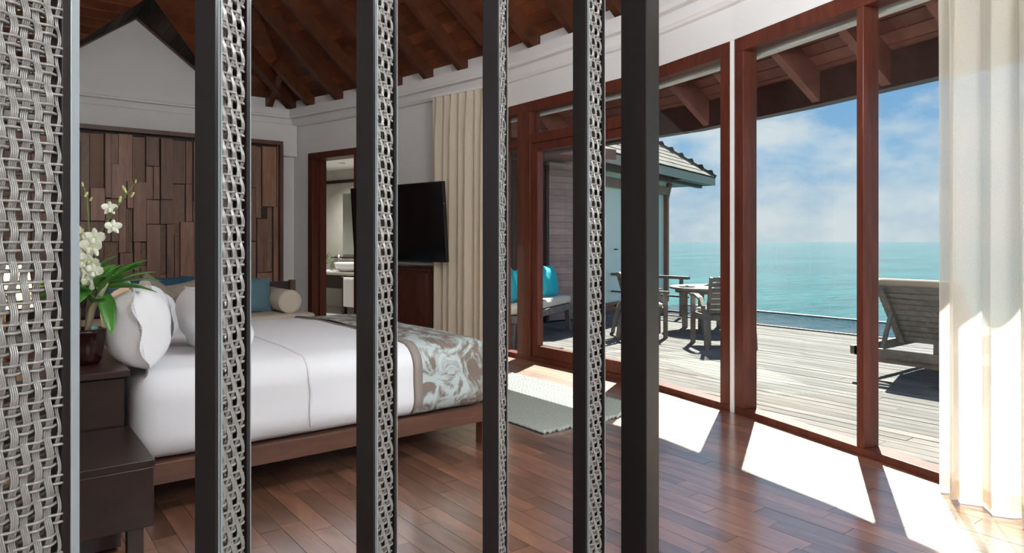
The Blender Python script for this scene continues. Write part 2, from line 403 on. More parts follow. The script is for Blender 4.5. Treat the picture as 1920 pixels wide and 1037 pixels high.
def rafter(i, p):
    a, b = FAC[i]; d = (Vector(b) - Vector(a)).normalized(); inn = Vector((d.y, -d.x)); p = Vector(p); t = 0
    while t < 6:
        q = p + inn * (t + .05)
        if any(dist(j, q) < dist(i, q) - .001 for j in range(len(FAC)) if j != i): break
        t += .05
    if t < .15: return
    e = p + inn * t
    A = Vector((p.x, p.y, CEIL0)) + Vector((-inn.x, -inn.y, -PITCH)) * .12; B = Vector((e.x, e.y, CEIL0 + PITCH * t))
    off = Vector((inn.x * PITCH, inn.y * PITCH, -1)).normalized() * .08
    MB().bar(A + off, B + off, .085, .165).build('rafter', M_RAFT, ceil)
for i in range(1, 7):
    a, b = FAC[i]
    for v in (10.13, 9.48, 8.84, 8.20, 7.57, 6.93, 6.29, 5.66, 5.02, 4.39, 3.76, 3.12, 2.48, 1.84, 1.2, .5, -.2, -.9):
        if b[1] < v <= a[1]:
            t = (a[1] - v) / (a[1] - b[1]); rafter(i, (a[0] + (b[0] - a[0]) * t, v))
for u in (3.40, 2.80): rafter(0, (u, 10.6))
for v in (9.5, 8.86, 8.2, 7.6, 6.95, 6.3, 5.65): rafter(7, (-1.2, v))
# hip beams where slopes meet at the far corners
for p, d in (((3.80, 10.6), (-1, -.79)), ((-1.2, 10.6), (1, -1))):
    hi = Vector((*p, CEIL0)); q = Vector((p[0] + d[0] * 2.6, p[1] + d[1] * 2.6)); zz = CEIL0 + PITCH * dist(0, q)
    MB().bar(hi - Vector((0, 0, .08)), (q.x, q.y, zz - .08), .11, .2).build('hip_beam', M_RAFT, ceil)

# ------------------------------------------------------------------ windows
def member(i, s0, s1, z0, z1, parent, o0=.0, o1=.13, name='frame_rail', mat=None):
    mb = MB(); segbox(mb, i, s0, s1, o0, o1, z0, z1); return mb.build(name, mat or M_RED, parent, bevel=.004)
def pane(i, s0, s1, z0, z1, parent):
    mb = MB(); segbox(mb, i, s0, s1, .068, .074, z0, z1); return mb.build('pane', M_GLASS, parent)
HEAD0, HEAD1 = 2.725, 2.83
w1 = sroot('window_1')                                   # bay with the sliding door
n3 = slen(3); m = lambda v: 6.40 - v
member(3, 0, n3, HEAD0, HEAD1, w1); member(3, 0, n3, -.01, .05, w1, name='sill')
member(3, m(6.40), m(6.30), .05, HEAD0, w1, name='post'); member(3, m(6.02), m(5.80), .05, HEAD0, w1, name='post', o1=.15)
member(3, m(4.36), n3, .05, HEAD0, w1, name='post')
member(3, m(6.30), m(6.02), 2.36, 2.43, w1, name='transom'); member(3, m(5.80), m(4.36), 2.37, 2.47, w1, name='transom')
pane(3, m(6.30), m(6.02), .05, 2.36, w1); pane(3, m(6.30), m(6.02), 2.43, HEAD0, w1); pane(3, m(5.80), m(4.36), 2.47, HEAD0, w1)
d1 = sroot('door_1')                                     # sliding glass door leaf
for s0, s1 in ((m(5.80), m(5.69)), (m(4.47), m(4.36))): member(3, s0, s1, .05, 2.37, d1, name='stile', o0=.02, o1=.10)
member(3, m(5.69), m(4.47), .05, .17, d1, name='bottom_rail', o0=.02, o1=.10); member(3, m(5.69), m(4.47), 2.28, 2.37, d1, name='top_rail', o0=.02, o1=.10)
pane(3, m(5.69), m(4.47), .17, 2.28, d1)
w2 = sroot('window_2'); n4 = slen(4)
member(4, 0, n4 - .03, HEAD0, HEAD1, w2); member(4, 0, n4 - .03, -.01, .05, w2, name='sill')
member(4, 0, .08, .05, HEAD0, w2, name='post'); member(4, n4 - .13, n4 - .03, .05, HEAD0, w2, name='post'); pane(4, .08, n4 - .13, .05, HEAD0, w2)
struct(segbox(MB(), 4, n4 - .035, n4 + .012, .004, .12, 0, 2.83).build('trim_2', M_WALL))
w3 = sroot('window_3'); n5 = slen(5)
member(5, .022, n5, HEAD0, HEAD1, w3); member(5, .022, n5, -.01, .05, w3, name='sill')
posts = [(.022, .115), (1.105, 1.155), (2.2, 2.25), (3.3, 3.35), (4.4, 4.45)]
for s0, s1 in posts: member(5, s0, s1, .05, HEAD0, w3, name='post')
for k in range(len(posts) - 1): pane(5, posts[k][1], posts[k + 1][0], .05, HEAD0, w3)

# ------------------------------------------------------------------ eaves outside
EV = .80; ez0 = 2.60; ep = .74                           # eave beam distance, soffit height there, soffit pitch
def off_pt(k, o):
    pts = W[2:]; p = pts[k]
    def nrm(a, b): d = (Vector(b) - Vector(a)).normalized(); return Vector((-d.y, d.x))
    n0 = nrm(pts[k - 1], p) if k else nrm(p, pts[k + 1]); n1 = nrm(p, pts[k + 1]) if k < len(pts) - 1 else n0
    mm = (n0 + n1).normalized(); return Vector(p) + mm * (o / mm.dot(n0))
eaves = sroot('roof_eaves')
def sz(o): return ez0 + (EV - o) * ep
rows = [.20 + k * .0855 for k in range(9)]
for k in range(4):
    for o in rows:
        pts = []
        for oo, kk in ((o, k), (o + .077, k), (o + .077, k + 1), (o, k + 1)):
            q = off_pt(kk, oo); pts.append((q.x, q.y, sz(oo)))
        MB().slab(pts, (0, 0, .02)).build('soffit_board', M_SOFF, eaves)
    a0, a1, b0, b1 = off_pt(k, .2), off_pt(k, .85), off_pt(k + 1, .2), off_pt(k + 1, .85)
    MB().slab([(a0.x, a0.y, sz(.2) + .022), (a1.x, a1.y, sz(.85) + .022), (b1.x, b1.y, sz(.85) + .022), (b0.x, b0.y, sz(.2) + .022)], (0, 0, .05)).build('roof_deck', M_SOFFD, eaves)
    mb = MB()
    i0, i1, j0, j1 = off_pt(k, EV - .06), off_pt(k, EV + .06), off_pt(k + 1, EV - .06), off_pt(k + 1, EV + .06)
    mb.prism([tuple(i0), tuple(i1), tuple(j1), tuple(j0)], 2.38, 2.63); mb.build('eave_beam', M_SOFFD, eaves)
    mb = MB(); i0, i1, j0, j1 = off_pt(k, .2), off_pt(k, .26), off_pt(k + 1, .2), off_pt(k + 1, .26)
    mb.prism([tuple(i0), tuple(i1), tuple(j1), tuple(j0)], 2.715, 3.06); mb.build('wall_plate', M_WALL, eaves)
for i, s in ((2, .8), (3, .4), (3, 1.02), (3, 1.65), (4, .1), (4, .66), (5, .1), (5, .72), (5, 1.35), (5, 1.98), (5, 2.6)):
    A = wallpt(i, s, .22, sz(.22) - .10); B = wallpt(i, s, EV + .03, sz(EV + .03) - .12)
    MB().bar(A, B, .075, .20).build('eave_rafter', M_SOFF, eaves)

# ------------------------------------------------------------------ deck, pool, sea
deck = sroot('deck_floor'); DP = .118; DW = 9.62
MB().box((7.2, 6.2, -.12), (4.9, 18, .12)).build('deck_bearers', M_GAP, deck)
rowk = 0; x = 4.6 - .0
def wall_u(v):
    for i in range(3, 6):
        (x0, y0), (x1, y1) = W[i], W[i + 1]
        if y1 <= v <= y0: return x0 + (x1 - x0) * (y0 - v) / (y0 - y1)
    return W[3][0] if v > 0 else 3.3
x = 3.30
while x < DW - .02:
    y = -2.2 - random.random() * 2
    while y < 14:
        ln = random.uniform(2.2, 4.2); y0, y1 = y, min(y + ln - .004, 14.2); y += ln
        poly = [(x, y0), (x + DP - .011, y0), (x + DP - .011, y1), (x, y1)]
        cx = sum(p[0] for p in poly) / len(poly); cy = sum(p[1] for p in poly) / len(poly)
        if not (.608 * cx + .794 * y1 > 1): continue
        h = random.uniform(-.002, .001)
        o = MB().prism([(p[0] - cx, p[1] - cy) for p in poly], -.055, -.02 + h).build('deck_board', M_DECK, deck); o.location = (cx, cy, 0)
    x += DP
MB().box((DW + .02, 5.9, -.1), (.05, 17, .2)).build('deck_edge', M_TEAK, deck)

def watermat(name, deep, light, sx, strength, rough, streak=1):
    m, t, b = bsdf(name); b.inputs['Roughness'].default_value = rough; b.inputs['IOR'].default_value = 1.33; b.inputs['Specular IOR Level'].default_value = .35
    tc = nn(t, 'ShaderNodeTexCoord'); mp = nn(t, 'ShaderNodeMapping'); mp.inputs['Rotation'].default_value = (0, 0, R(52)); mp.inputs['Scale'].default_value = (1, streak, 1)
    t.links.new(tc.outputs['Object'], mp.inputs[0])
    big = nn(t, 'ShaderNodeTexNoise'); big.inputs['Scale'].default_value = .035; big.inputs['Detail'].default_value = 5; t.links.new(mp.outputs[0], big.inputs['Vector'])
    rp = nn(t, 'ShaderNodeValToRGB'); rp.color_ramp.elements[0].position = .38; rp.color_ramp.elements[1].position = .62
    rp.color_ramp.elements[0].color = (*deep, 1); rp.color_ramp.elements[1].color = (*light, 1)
    sm = nn(t, 'ShaderNodeTexNoise'); sm.inputs['Scale'].default_value = sx * .45; sm.inputs['Detail'].default_value = 7; sm.inputs['Roughness'].default_value = .65; t.links.new(mp.outputs[0], sm.inputs['Vector'])  # fine noise puts the waves' light and shade into the water colour
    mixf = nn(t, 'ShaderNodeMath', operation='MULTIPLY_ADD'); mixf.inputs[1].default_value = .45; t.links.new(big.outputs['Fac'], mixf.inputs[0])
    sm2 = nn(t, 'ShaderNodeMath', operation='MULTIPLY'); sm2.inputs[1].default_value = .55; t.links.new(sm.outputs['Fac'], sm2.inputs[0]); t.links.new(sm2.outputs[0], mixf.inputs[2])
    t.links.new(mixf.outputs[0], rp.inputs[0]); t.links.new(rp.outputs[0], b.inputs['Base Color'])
    prev = None
    for sc, st in ((sx, strength), (sx * 3.3, strength * .8), (sx * .22, strength)):
        n = nn(t, 'ShaderNodeTexNoise'); n.inputs['Scale'].default_value = sc; n.inputs['Detail'].default_value = 4; t.links.new(mp.outputs[0], n.inputs['Vector'])
        bp = nn(t, 'ShaderNodeBump'); bp.inputs['Strength'].default_value = st; bp.inputs['Distance'].default_value = .5 / sc
        t.links.new(n.outputs['Fac'], bp.inputs['Height'])
        if prev: t.links.new(prev.outputs[0], bp.inputs['Normal'])
        prev = bp
    t.links.new(prev.outputs[0], b.inputs['Normal']); return m
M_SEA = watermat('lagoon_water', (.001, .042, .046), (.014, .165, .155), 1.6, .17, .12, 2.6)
M_POOL = watermat('pool_water', (.004, .030, .034), (.006, .040, .045), 5, .2, .06)
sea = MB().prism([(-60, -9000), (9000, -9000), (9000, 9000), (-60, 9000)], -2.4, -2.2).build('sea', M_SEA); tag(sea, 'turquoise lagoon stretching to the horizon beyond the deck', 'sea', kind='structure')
pool = MB().box((10.95, 3.5, -.55), (2.55, 12.5, .9)).build('pool_water', M_POOL); tag(pool, 'dark teal infinity pool along the deck edge', 'pool', kind='structure')
struct(MB().box((1.0, -1.9, 2.4), (4.6, .2, 4.8)).build('wall_back', M_WALL))
struct(MB().box((12.27, 3.5, -.5), (.12, 12.6, .83)).build('pool_edge_wall', M_DARKB))
# ------------------------------------------------------------------ pivoting woven louvres of the room divider
CP = .0178; RP = .0302
def weave_row(x0, x1, par, z=0, y=0, sgn=-1, seg_=4, mb=None, r=.0025, n=6):
    mb = mb or MB(); k = max(2, round((x1 - x0) / CP * seg_))
    for dz in (-.0062, .0062):
        mb.tube([(x0 + (x1 - x0) * i / k, y + sgn * (.0016 + .0036 * math.cos(math.pi * ((x1 - x0) * i / k / CP - .5 + par))), z + dz) for i in range(k + 1)], r, n)
    return mb
def weave_col(xc, z0, z1, par, y=0, sgn=-1, mb=None, seg_=4, n=5, m=4):
    mb = mb or MB(); k = round((z1 - z0) / RP * seg_)
    for j in range(m):
        dx = (j - (m - 1) / 2) * .0029
        mb.tube([(xc + dx + .0012 * math.sin(2 * math.pi * i / k * (z1 - z0) / RP / 2), y + sgn * (.0016 - .0036 * math.cos(math.pi * ((z1 - z0) * i / k / RP + par))), z0 + (z1 - z0) * i / k) for i in range(k + 1)], .00165, n)
    return mb
_cache = {}
LZ0, LZ1 = .10, 2.50
def louvre(c, th, Wd, tau, label, ncol):
    rz = R(52.56) - th
    t = thing('pivoting_louvre', label, 'louvre', (c[0], c[1], 0), rz, 'woven louvres of the room divider')
    h = Wd / 2; x0, x1 = -h + .031, -h + .031 + ncol * CP
    MB().box((-h + .0055, 0, 1.3), (.011, tau, 2.6)).build('stile', M_EBONY, t, bevel=.001)
    MB().box((-h + .0125, 0, 1.3), (.003, tau + .001, 2.4)).build('glint_strip', M_GLINT, t)
    fs = .015 if Wd > .2 else .003
    MB().box((h - fs - .007, 0, 1.3), (.014, tau - .002, 2.6)).build('stile', M_EBONY, t, bevel=.001)
    MB().box((h - fs / 2, 0, 1.3), (fs, tau, 2.6)).build('glint_strip', M_GLINT, t, bevel=.001)
    for z in (.05, 2.55): MB().box((0, 0, z), (Wd - .03, tau, .1)).build('rail', M_EBONY, t)
    MB().box((-h + .0195, 0, 1.3), (.011, tau - .018, 2.4)).build('groove', M_EBONY, t)
    MB().box((-h + .0275, 0, 1.3), (.005, tau - .003, 2.4)).build('bead', M_GLINT, t, bevel=.001)
    MB().box(((x1 + h - .016) / 2, 0, 1.3), (h - .014 - x1, tau - .022, 2.4)).build('groove', M_EBONY, t)
    key = ncol
    if key not in _cache:
        y = -tau / 2 + .008; rows = [weave_row(0, ncol * CP, p, 0, 0).build('cane_weft', M_CANE, t, True) for p in (0, 1)]
        cols = [weave_col(0, 0, LZ1 - LZ0, p).build('cane_warp', M_CANE, t, True) for p in (0, 1)]
        bk = MB()
        nr = int((LZ1 - LZ0) / RP)
        for r_ in range(nr): weave_row(0, ncol * CP, (r_ + 1) % 2, r_ * RP + RP / 2, 0, 1, 2, bk, .0028, 4)
        for q in range(ncol): weave_col((q + .5) * CP, 0, LZ1 - LZ0, q % 2, 0, 1, bk, 2, 4, 3)
        for q in range(1, ncol): bk.tube([(q * CP, -.008, 0), (q * CP, -.008, LZ1 - LZ0)], .0016, 4)
        back = bk.build('cane_backing', M_CANE, t, True); back['kind'] = 'stuff'
        _cache[key] = (rows, cols, back)
        fresh = True
    else: fresh = False
    rows, cols, back = _cache[key]; y = -tau / 2 + .008; first = {0: fresh, 1: fresh}; firstc = {0: fresh, 1: fresh}
    nr = int((LZ1 - LZ0) / RP)
    for r_ in range(nr):
        p = r_ % 2
        if first[p]: o = rows[p]; first[p] = False
        else: o = copy_obj(rows[p], t)
        o.location = (x0, y, LZ0 + RP / 2 + r_ * RP)
    for q in range(ncol):
        p = q % 2
        if firstc[p]: o = cols[p]; firstc[p] = False
        else: o = copy_obj(cols[p], t)
        o.location = (x0 + (q + .5) * CP, y, LZ0)
    b = back if fresh else copy_obj(back, t)
    b.location = (x0, tau / 2 - .008, LZ0)
    return t
TA = R(20); da = (math.sin(TA), math.cos(TA)); na = (math.cos(TA), -math.sin(TA)); WA = .30
ca = (-.69 - da[0] * WA / 2 - na[0] * .018, 1.09 - da[1] * WA / 2 - na[1] * .018)
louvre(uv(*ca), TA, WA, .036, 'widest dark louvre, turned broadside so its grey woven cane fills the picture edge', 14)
S0 = 1.30
for k, (th, lab) in enumerate(((3.5, 'dark narrow louvre with woven cane beside the stepped bedside cabinet'), (10.5, 'dark narrow louvre with woven cane across the middle of the bed'),
                               (8.9, 'slimmest woven louvre, almost edge-on, at the foot of the bed'), (28.3, 'woven louvre nearest the plain dark post, rug behind it'))):
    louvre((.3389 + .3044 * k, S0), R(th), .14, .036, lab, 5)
p = thing('divider_post', 'plain dark polished timber post ending the louvred divider', 'post', (1.448, S0, 0), R(52.56 - 32))
MB().box((0, 0, 1.35), (.10, .075, 2.7)).build('shaft', M_EBONY, p, bevel=.003)
MB().box((0, 0, .02), (.104, .079, .04)).build('foot_plate', M_EBONY, p)
hb = thing('divider_header', 'dark timber header beam over the louvres', 'beam', (.6, S0, 2.6))
MB().box((.15, 0, .06), (2.3, .09, .12)).build('beam_body', M_EBONY, hb, bevel=.004); MB().box((.15, 0, .13), (2.3, .11, .02)).build('beam_cap', M_EBONY, hb)

# ------------------------------------------------------------------ bed
BU0, BU1, BV0, BV1 = .526, 2.60, 3.575, 5.63
bed = thing('bed', 'low dark walnut bed frame under the white duvet', 'bed', ((BU0 + BU1) / 2, (BV0 + BV1) / 2, 0))
hx, hy = (BU1 - BU0) / 2, (BV1 - BV0) / 2
for s in (-1, 1):
    MB().box((0, s * (hy - .02), .20), (2 * hx, .04, .10)).build('side_rail', M_BEDW, bed, bevel=.004)
    MB().box((s * (hx - .02), 0, .20), (.04, 2 * hy - .08, .10)).build('end_rail', M_BEDW, bed, bevel=.004)
    for q in (-1, 1): MB().box((s * (hx - .055), q * (hy - .05), .085), (.075, .075, .17)).build('leg', M_BEDW, bed, bevel=.004)
MB().box((0, 0, .225), (2 * hx - .06, 2 * hy - .06, .04)).build('slat_base', M_BEDW, bed)
from mathutils import noise
def drape(q, amp=.008):
    w = noise.noise(Vector((q.x * 2.2, q.y * 2.2, q.z * 1.4 + 3))) * amp + noise.noise(Vector((q.x * 7, q.y * 7, q.z * 2))) * amp * .3
    t = max(0, 1 - (q.x / hx) ** 2) * max(0, 1 - (q.y / hy) ** 2)
    q = Vector(q)
    if q.z > 0: q.z += .035 * t + w
    else:
        k = -q.z / .21; q.y += math.copysign(.014 * k * (1 + noise.noise(Vector((q.x * 5, 0, q.y)))), q.y); q.x += math.copysign(.010 * k, q.x)
    return q + Vector((0, w, 0))
DC = Vector(((BU0 + BU1) / 2, (BV0 + BV1) / 2, .458)); DS = (BU1 - BU0 - .01, BV1 - BV0 - .01, .425)
duv = thing('duvet', 'thick white duvet tucked over the mattress with a folded crease', 'duvet', (DC.x, DC.y, .245))
MB().rbox((0, 0, .213), DS, .13, 30, drape).build('cover', M_LINEN, duv, True)
pts = []
for k in range(26):
    v = .85 - k * (.85 + hy - .14) / 25; pts.append((-.29 + .09 * k / 25, v, .213 + drape(Vector((-.2, v, .2125))).z + .001))
for a in range(1, 9):
    a = a / 8 * math.pi / 2; pts.append((-.195, -hy + .135 - .133 * math.sin(a), .213 + .0825 + .131 * math.cos(a)))
for k in range(1, 8): pts.append((-.19 + .004 * math.sin(k), -hy + .002 - .012 * k / 8, .295 - .27 * k / 8))
MB().tube(pts, .0075, 6).build('folded_seam', M_LINEN, duv, True)
m_run, t, b = bsdf('damask_runner'); b.inputs['Roughness'].default_value = .55
tc = nn(t, 'ShaderNodeTexCoord'); mp = nn(t, 'ShaderNodeMapping'); mp.inputs['Scale'].default_value = (7, 3.4, 5.5); t.links.new(tc.outputs['Object'], mp.inputs[0])
nz = nn(t, 'ShaderNodeTexNoise'); nz.inputs['Scale'].default_value = 1.1; nz.inputs['Detail'].default_value = 5; nz.inputs['Roughness'].default_value = .62; nz.inputs['Distortion'].default_value = 1.6; t.links.new(mp.outputs[0], nz.inputs['Vector'])
rp = nn(t, 'ShaderNodeValToRGB'); rp.color_ramp.interpolation = 'LINEAR'; rp.color_ramp.elements[0].position = .44; rp.color_ramp.elements[0].color = (.20, .155, .125, 1); rp.color_ramp.elements[1].position = .56; rp.color_ramp.elements[1].color = (.48, .56, .55, 1)
t.links.new(nz.outputs['Fac'], rp.inputs[0]); t.links.new(rp.outputs[0], b.inputs['Base Color'])
M_BORD = plain('runner_border', (.29, .25, .22), .7, noise=.06)
run = thing('bed_runner', 'mint and taupe damask runner draped over the foot of the bed', 'bed runner', (DC.x, DC.y, .245))
DS2 = (DS[0] + .022, DS[1] + .024, DS[2] + .008)
x_in, x_bd = 2.0 - DC.x, 2.055 - DC.x
def cl(lo, hi, grow):
    def f(q):
        q = Vector(q); q.z = max(q.z, -.195); q = drape(q); q.x = min(max(q.x, lo), hi); q.z += grow; q.y *= 1 + grow * .6; return q
    return f
MB().rbox((0, 0, .213), DS2, .135, 34, cl(x_in + .01, 9, .004)).build('damask_cloth', m_run, run, True)
MB().rbox((0, 0, .213), DS2, .135, 34, cl(x_in, x_bd, .0075)).build('border_band', M_BORD, run, True)
# pillows
def pillow_mb(w, h, t, flange=0, scallop=0, n=18, seed=0):
    mb = MB()
    def prof(a, b): return max(0, (1 - abs(a) ** 3.2)) ** .55 * max(0, (1 - abs(b) ** 3.2)) ** .55
    for s in (-1, 1):
        def fn(p, q):
            a, b = -1 + 2 * p, -1 + 2 * q; k = prof(a, b)
            pinch = 1 - .06 * (1 - b * b) * abs(a) ** 3; pin2 = 1 - .06 * (1 - a * a) * abs(b) ** 3
            wr = noise.noise(Vector((a * 1.8 + seed, b * 1.8, s * 5))) * .12 + noise.noise(Vector((a * 4 + seed, b * 4, s))) * .05
            return (a * w / 2 * pinch, s * t / 2 * k * (1 + wr), b * h / 2 * pin2)
        i0 = len(mb.f); mb.grid(fn, n, n)
        if s > 0: mb.f[i0:] = [tuple(reversed(f)) for f in mb.f[i0:]]
    return mb
def flange_mb(w, h, f, waves):
    mb = MB(); N = 120; ring = []
    for k in range(N):
        s = k / N * 4; e = int(s); r = s - e; a = -1 + 2 * r
        x, z = ((a, -1), (1, a), (-a, 1), (-1, -a))[e]
        px, pz = x * w / 2 * (.97 if e % 2 else 1), z * h / 2 * (1 if e % 2 else .97)
        wav = f * (1 + .6 * math.sin(s * waves * math.pi * 2)); q = Vector((px, 0, pz)); o = Vector((x if e % 2 else x * .6, 0, z if not e % 2 else z * .6)).normalized()
        y = .014 * math.sin(s * waves * math.pi * 2 + .6)
        ring.append((q * .96 + Vector((0, -.002, 0)), q + o * wav + Vector((0, y, 0))))
    for k in range(N):
        a, b = ring[k], ring[(k + 1) % N]
        mb.slab([a[0], b[0], b[1], a[1]], (0, .003, 0))
    return mb
def pillow(name, label, cat, loc, rot, w, h, t, mat, seed=0, flange=0, group=None, waves=1.5):
    o = thing(name, label, cat, loc, 0, group); o.rotation_euler = rot
    pillow_mb(w, h, t, seed=seed).build('cushion_body', mat, o, True)
    if flange: flange_mb(w, h, flange, waves).build('flange', mat, o, True)
    else:
        N = 40; pts = []
        for k in range(N + 1):
            s = (k % N) / N * 4; e = int(s); a = -1 + 2 * (s - e); x, z = ((a, -1), (1, a), (-a, 1), (-1, -a))[e]
            pin = 1 - .06 * (1 - a * a)
            pts.append((x * w / 2 * (pin if e % 2 else 1), 0, z * h / 2 * (1 if e % 2 else pin)))
        MB().tube(pts, .004, 5).build('piping', mat, o, True)
    return o
G = 'white pillows at the bed head'
# local x = width, local y = thickness; width turned along v, leaning back towards the head (-u)
pillow('scalloped_pillow', 'plump white pillow with wavy scalloped flange beside the potted orchid', 'pillow', (.60, 3.96, .875), (R(-10), 0, R(84)), .60, .40, .30, M_PILLOW, 1, .03, G, 2.2)
pillow('bed_pillow', 'plain white pillow standing towards the foot of the bed', 'pillow', (1.02, 4.14, .85), (R(-20), 0, R(94)), .66, .38, .30, M_PILLOW, 4, 0, G)
pillow('bed_pillow', 'white pillow with raised corner peeking up behind the scalloped pillow', 'pillow', (.76, 4.62, .855), (R(-14), R(5), R(90)), .62, .37, .22, M_PILLOW, 9, .02, G)
pillow('bed_pillow', 'white pillow hidden deepest at the far side of the bed head', 'pillow', (.90, 5.15, .82), (R(-16), 0, R(90)), .60, .30, .22, M_PILLOW, 12, 0, G)

# ------------------------------------------------------------------ stepped bedside cabinet, orchid, lamp
ns = thing('bedside_cabinet', 'dark walnut stepped bedside cabinet with two levels', 'cabinet', (0, 0, 0))
ns.location = (.51, 3.0, 0)
MB().box((-.42, 1.175, .70), (.84, 1.30, .030)).build('upper_top', M_BROWN, ns, bevel=.003)
MB().box((-.43, 1.19, .345), (.82, 1.27, .66)).build('upper_body', M_BROWN, ns)
MB().box((-.42, .235, .445), (.84, .60, .030)).build('lower_top', M_BROWN, ns, bevel=.003)
dr = MB().box((-.42, .235, .315), (.832, .59, .23)).build('drawer', M_BROWN, ns, bevel=.004)
MB().box((-.42, -.066, .315), (.14, .014, .016)).build('drawer_pull', M_BROWN, dr)
for x in (-.06, -.78): MB().box((x, -.03 + .04, .10), (.055, .055, .20)).build('leg', M_BROWN, ns)
MB().box((-.42, .40, .12), (.70, .25, .20)).build('plinth', M_BROWN, ns)
orc = thing('potted_orchid', 'white orchid in a glossy oxblood pot on the bedside cabinet', 'potted plant', (.362, 3.83, .715))
MB().lathe([(.045, 0), (.062, .004), (.074, .03), (.081, .08), (.084, .145), (.094, .150), (.096, .163), (.090, .170), (.078, .168), (.074, .14), (.01, .135)], 32).build('pot', M_POT, orc, True)
MB().lathe([(.074, .135), (.06, .145), (.02, .15)], 16).build('moss', M_CANEST, orc)
MB().rbox((.035, -.05, .175), (.035, .03, .03), .014, 4).build('blue_pebble', M_STONEB, orc, True)
RT = (.794, -.608)                        # sideways in the picture, in room axes
def off(x, y, z): return (RT[0] * x + .608 * y, RT[1] * x + .794 * y, z)
for (x, y, tx, h) in ((-.03, 0, -.02, .24), (.0, .02, .035, .26), (.02, -.02, .10, .25)):
    MB().tube([off(x, y, .14), off(x + tx * .3, y, .14 + h * .5), off(x + tx, y, .14 + h)], [.011, .015, .010], 8).build('cane', M_CANEST, orc, True)
def leaf(p, d, ln, wd, droop, twist=0):
    mb = MB(); p = Vector(p); d = Vector(d).normalized(); side = d.cross(Vector((0, 0, 1))).normalized(); side = (Matrix.Rotation(twist, 3, d) @ side)
    up = side.cross(d)
    def fn(a, b):
        w = wd * math.sin(math.pi * min(1, (a * .92 + .08))) ** .7 * (1 - a * .25); s = (b - .5) * 2
        q = p + d * ln * a + Vector((0, 0, -droop * a * a)) + side * w * s * .5 + up * abs(s) * w * .18; return q
    mb.grid(fn, 10, 4); return mb
lv = [(.10, .38, .9, .1, .75, .18, .05), (.08, .37, 1, 0, .30, .24, .05), (.02, .40, .6, .3, 1.0, .17, .045), (-.02, .38, -.7, .1, .8, .17, .05), (.0, .36, -.3, -.5, .6, .17, .055), (.06, .35, .5, -.6, .7, .16, .05),
      (.10, .36, .9, -.2, .15, .23, .045), (-.05, .36, -.9, -.2, .25, .16, .05), (.03, .36, .1, -.8, -.1, .15, .06), (.0, .34, -.2, -.7, -.7, .16, .065), (.09, .34, .5, -.5, -.7, .15, .06), (.04, .38, .3, .6, .9, .15, .045), (.11, .39, .7, .1, 1.3, .13, .045), (-.06, .33, -.5, -.4, .1, .14, .06), (.07, .36, .8, .4, .5, .22, .045), (.02, .30, .2, -.9, .9, .17, .06), (.05, .28, .5, -.8, .5, .18, .06), (-.03, .30, -.4, -.8, .7, .17, .06), (.08, .33, .7, -.6, .9, .18, .055), (.12, .38, .9, .1, .9, .20, .05)]
for (x, z, dx, dy, dz, ln, wd) in lv:
    D = off(dx, dy, 0); o = leaf(off(x, .0, z), (D[0], D[1], dz), ln * 1.25, wd * 1.35, .06, random.uniform(-.6, .6)).build('leaf', M_LEAF, orc, True)
    sm = o.modifiers.new('thick', 'SOLIDIFY'); sm.thickness = .002
st1 = [off(.01, 0, .36), off(.025, 0, .50), off(.02, 0, .66), off(.01, 0, .80), off(-.01, 0, .86)]
st2 = [off(.02, .0, .36), off(.05, 0, .52), off(.07, 0, .62), off(.13, 0, .72), off(.19, 0, .80), off(.235, 0, .86)]
for s in (st1, st2): MB().tube(s, [.0042] * (len(s) - 1) + [.002], 6).build('flower_stalk', M_STALK, orc, True)
def petal(ln, wd, ang):
    mb = MB(); ca_, sa = math.cos(ang), math.sin(ang)
    def fn(a, b):
        w = wd * math.sin(math.pi * (.05 + .9 * a)) ** .6 * (b - .5); x = ln * a
        return (ca_ * x - sa * w, -.35 * ln * a * a + .01 * abs(b - .5), sa * x + ca_ * w)
    return mb.grid(fn, 6, 4)
flower_meshes = None
def flower(pos, s, yaw, tilt):
    global flower_meshes
    f = MB().rbox((0, -.004, 0), (.010, .014, .012), .005, 4).build('flower', M_BUD, orc, True); f.location = pos; f.rotation_euler = (tilt, 0, yaw); f.scale = (s, s, s)
    if flower_meshes is None:
        flower_meshes = []
        for k in range(5):
            wide = k in (1, 4); o = petal(.034 if wide else .032, .030 if wide else .018, math.pi / 2 + k * 2 * math.pi / 5).build('petal', M_PETAL, f, True); flower_meshes.append(o)
        o = MB().rbox((0, -.012, -.008), (.012, .018, .02), .006, 4).build('lip', M_PETAL, f, True); flower_meshes.append(o)
    else:
        for o in flower_meshes: copy_obj(o, f)
for (x, y, z, s, yw, tl) in ((-.005, -.02, .615, 1.15, -.5, .1), (.06, -.02, .60, 1.1, .2, 0), (-.01, -.025, .56, 1.1, -.8, .3), (.02, -.03, .53, 1.2, -.2, .1), (-.03, -.02, .50, 1.15, -.9, 0), (.045, -.025, .475, 1.15, 0, .2), (.0, -.03, .455, 1.2, -.5, .1), (.03, -.03, .415, 1.15, -.3, .3), (-.035, -.02, .44, 1.1, -1, .1), (.055, -.02, .385, 1.0, 0, .4), (.05, -.03, .56, 1.15, .1, .2), (.025, -.035, .49, 1.1, -.2, .2), (.06, -.03, .44, 1.0, .3, .1), (.145, -.015, .655, .8, .6, .1), (.125, -.01, .745, .75, .5, .2)):
    flower(off(x, y, z), s * 1.4, -CAM_YAW + yw, tl)
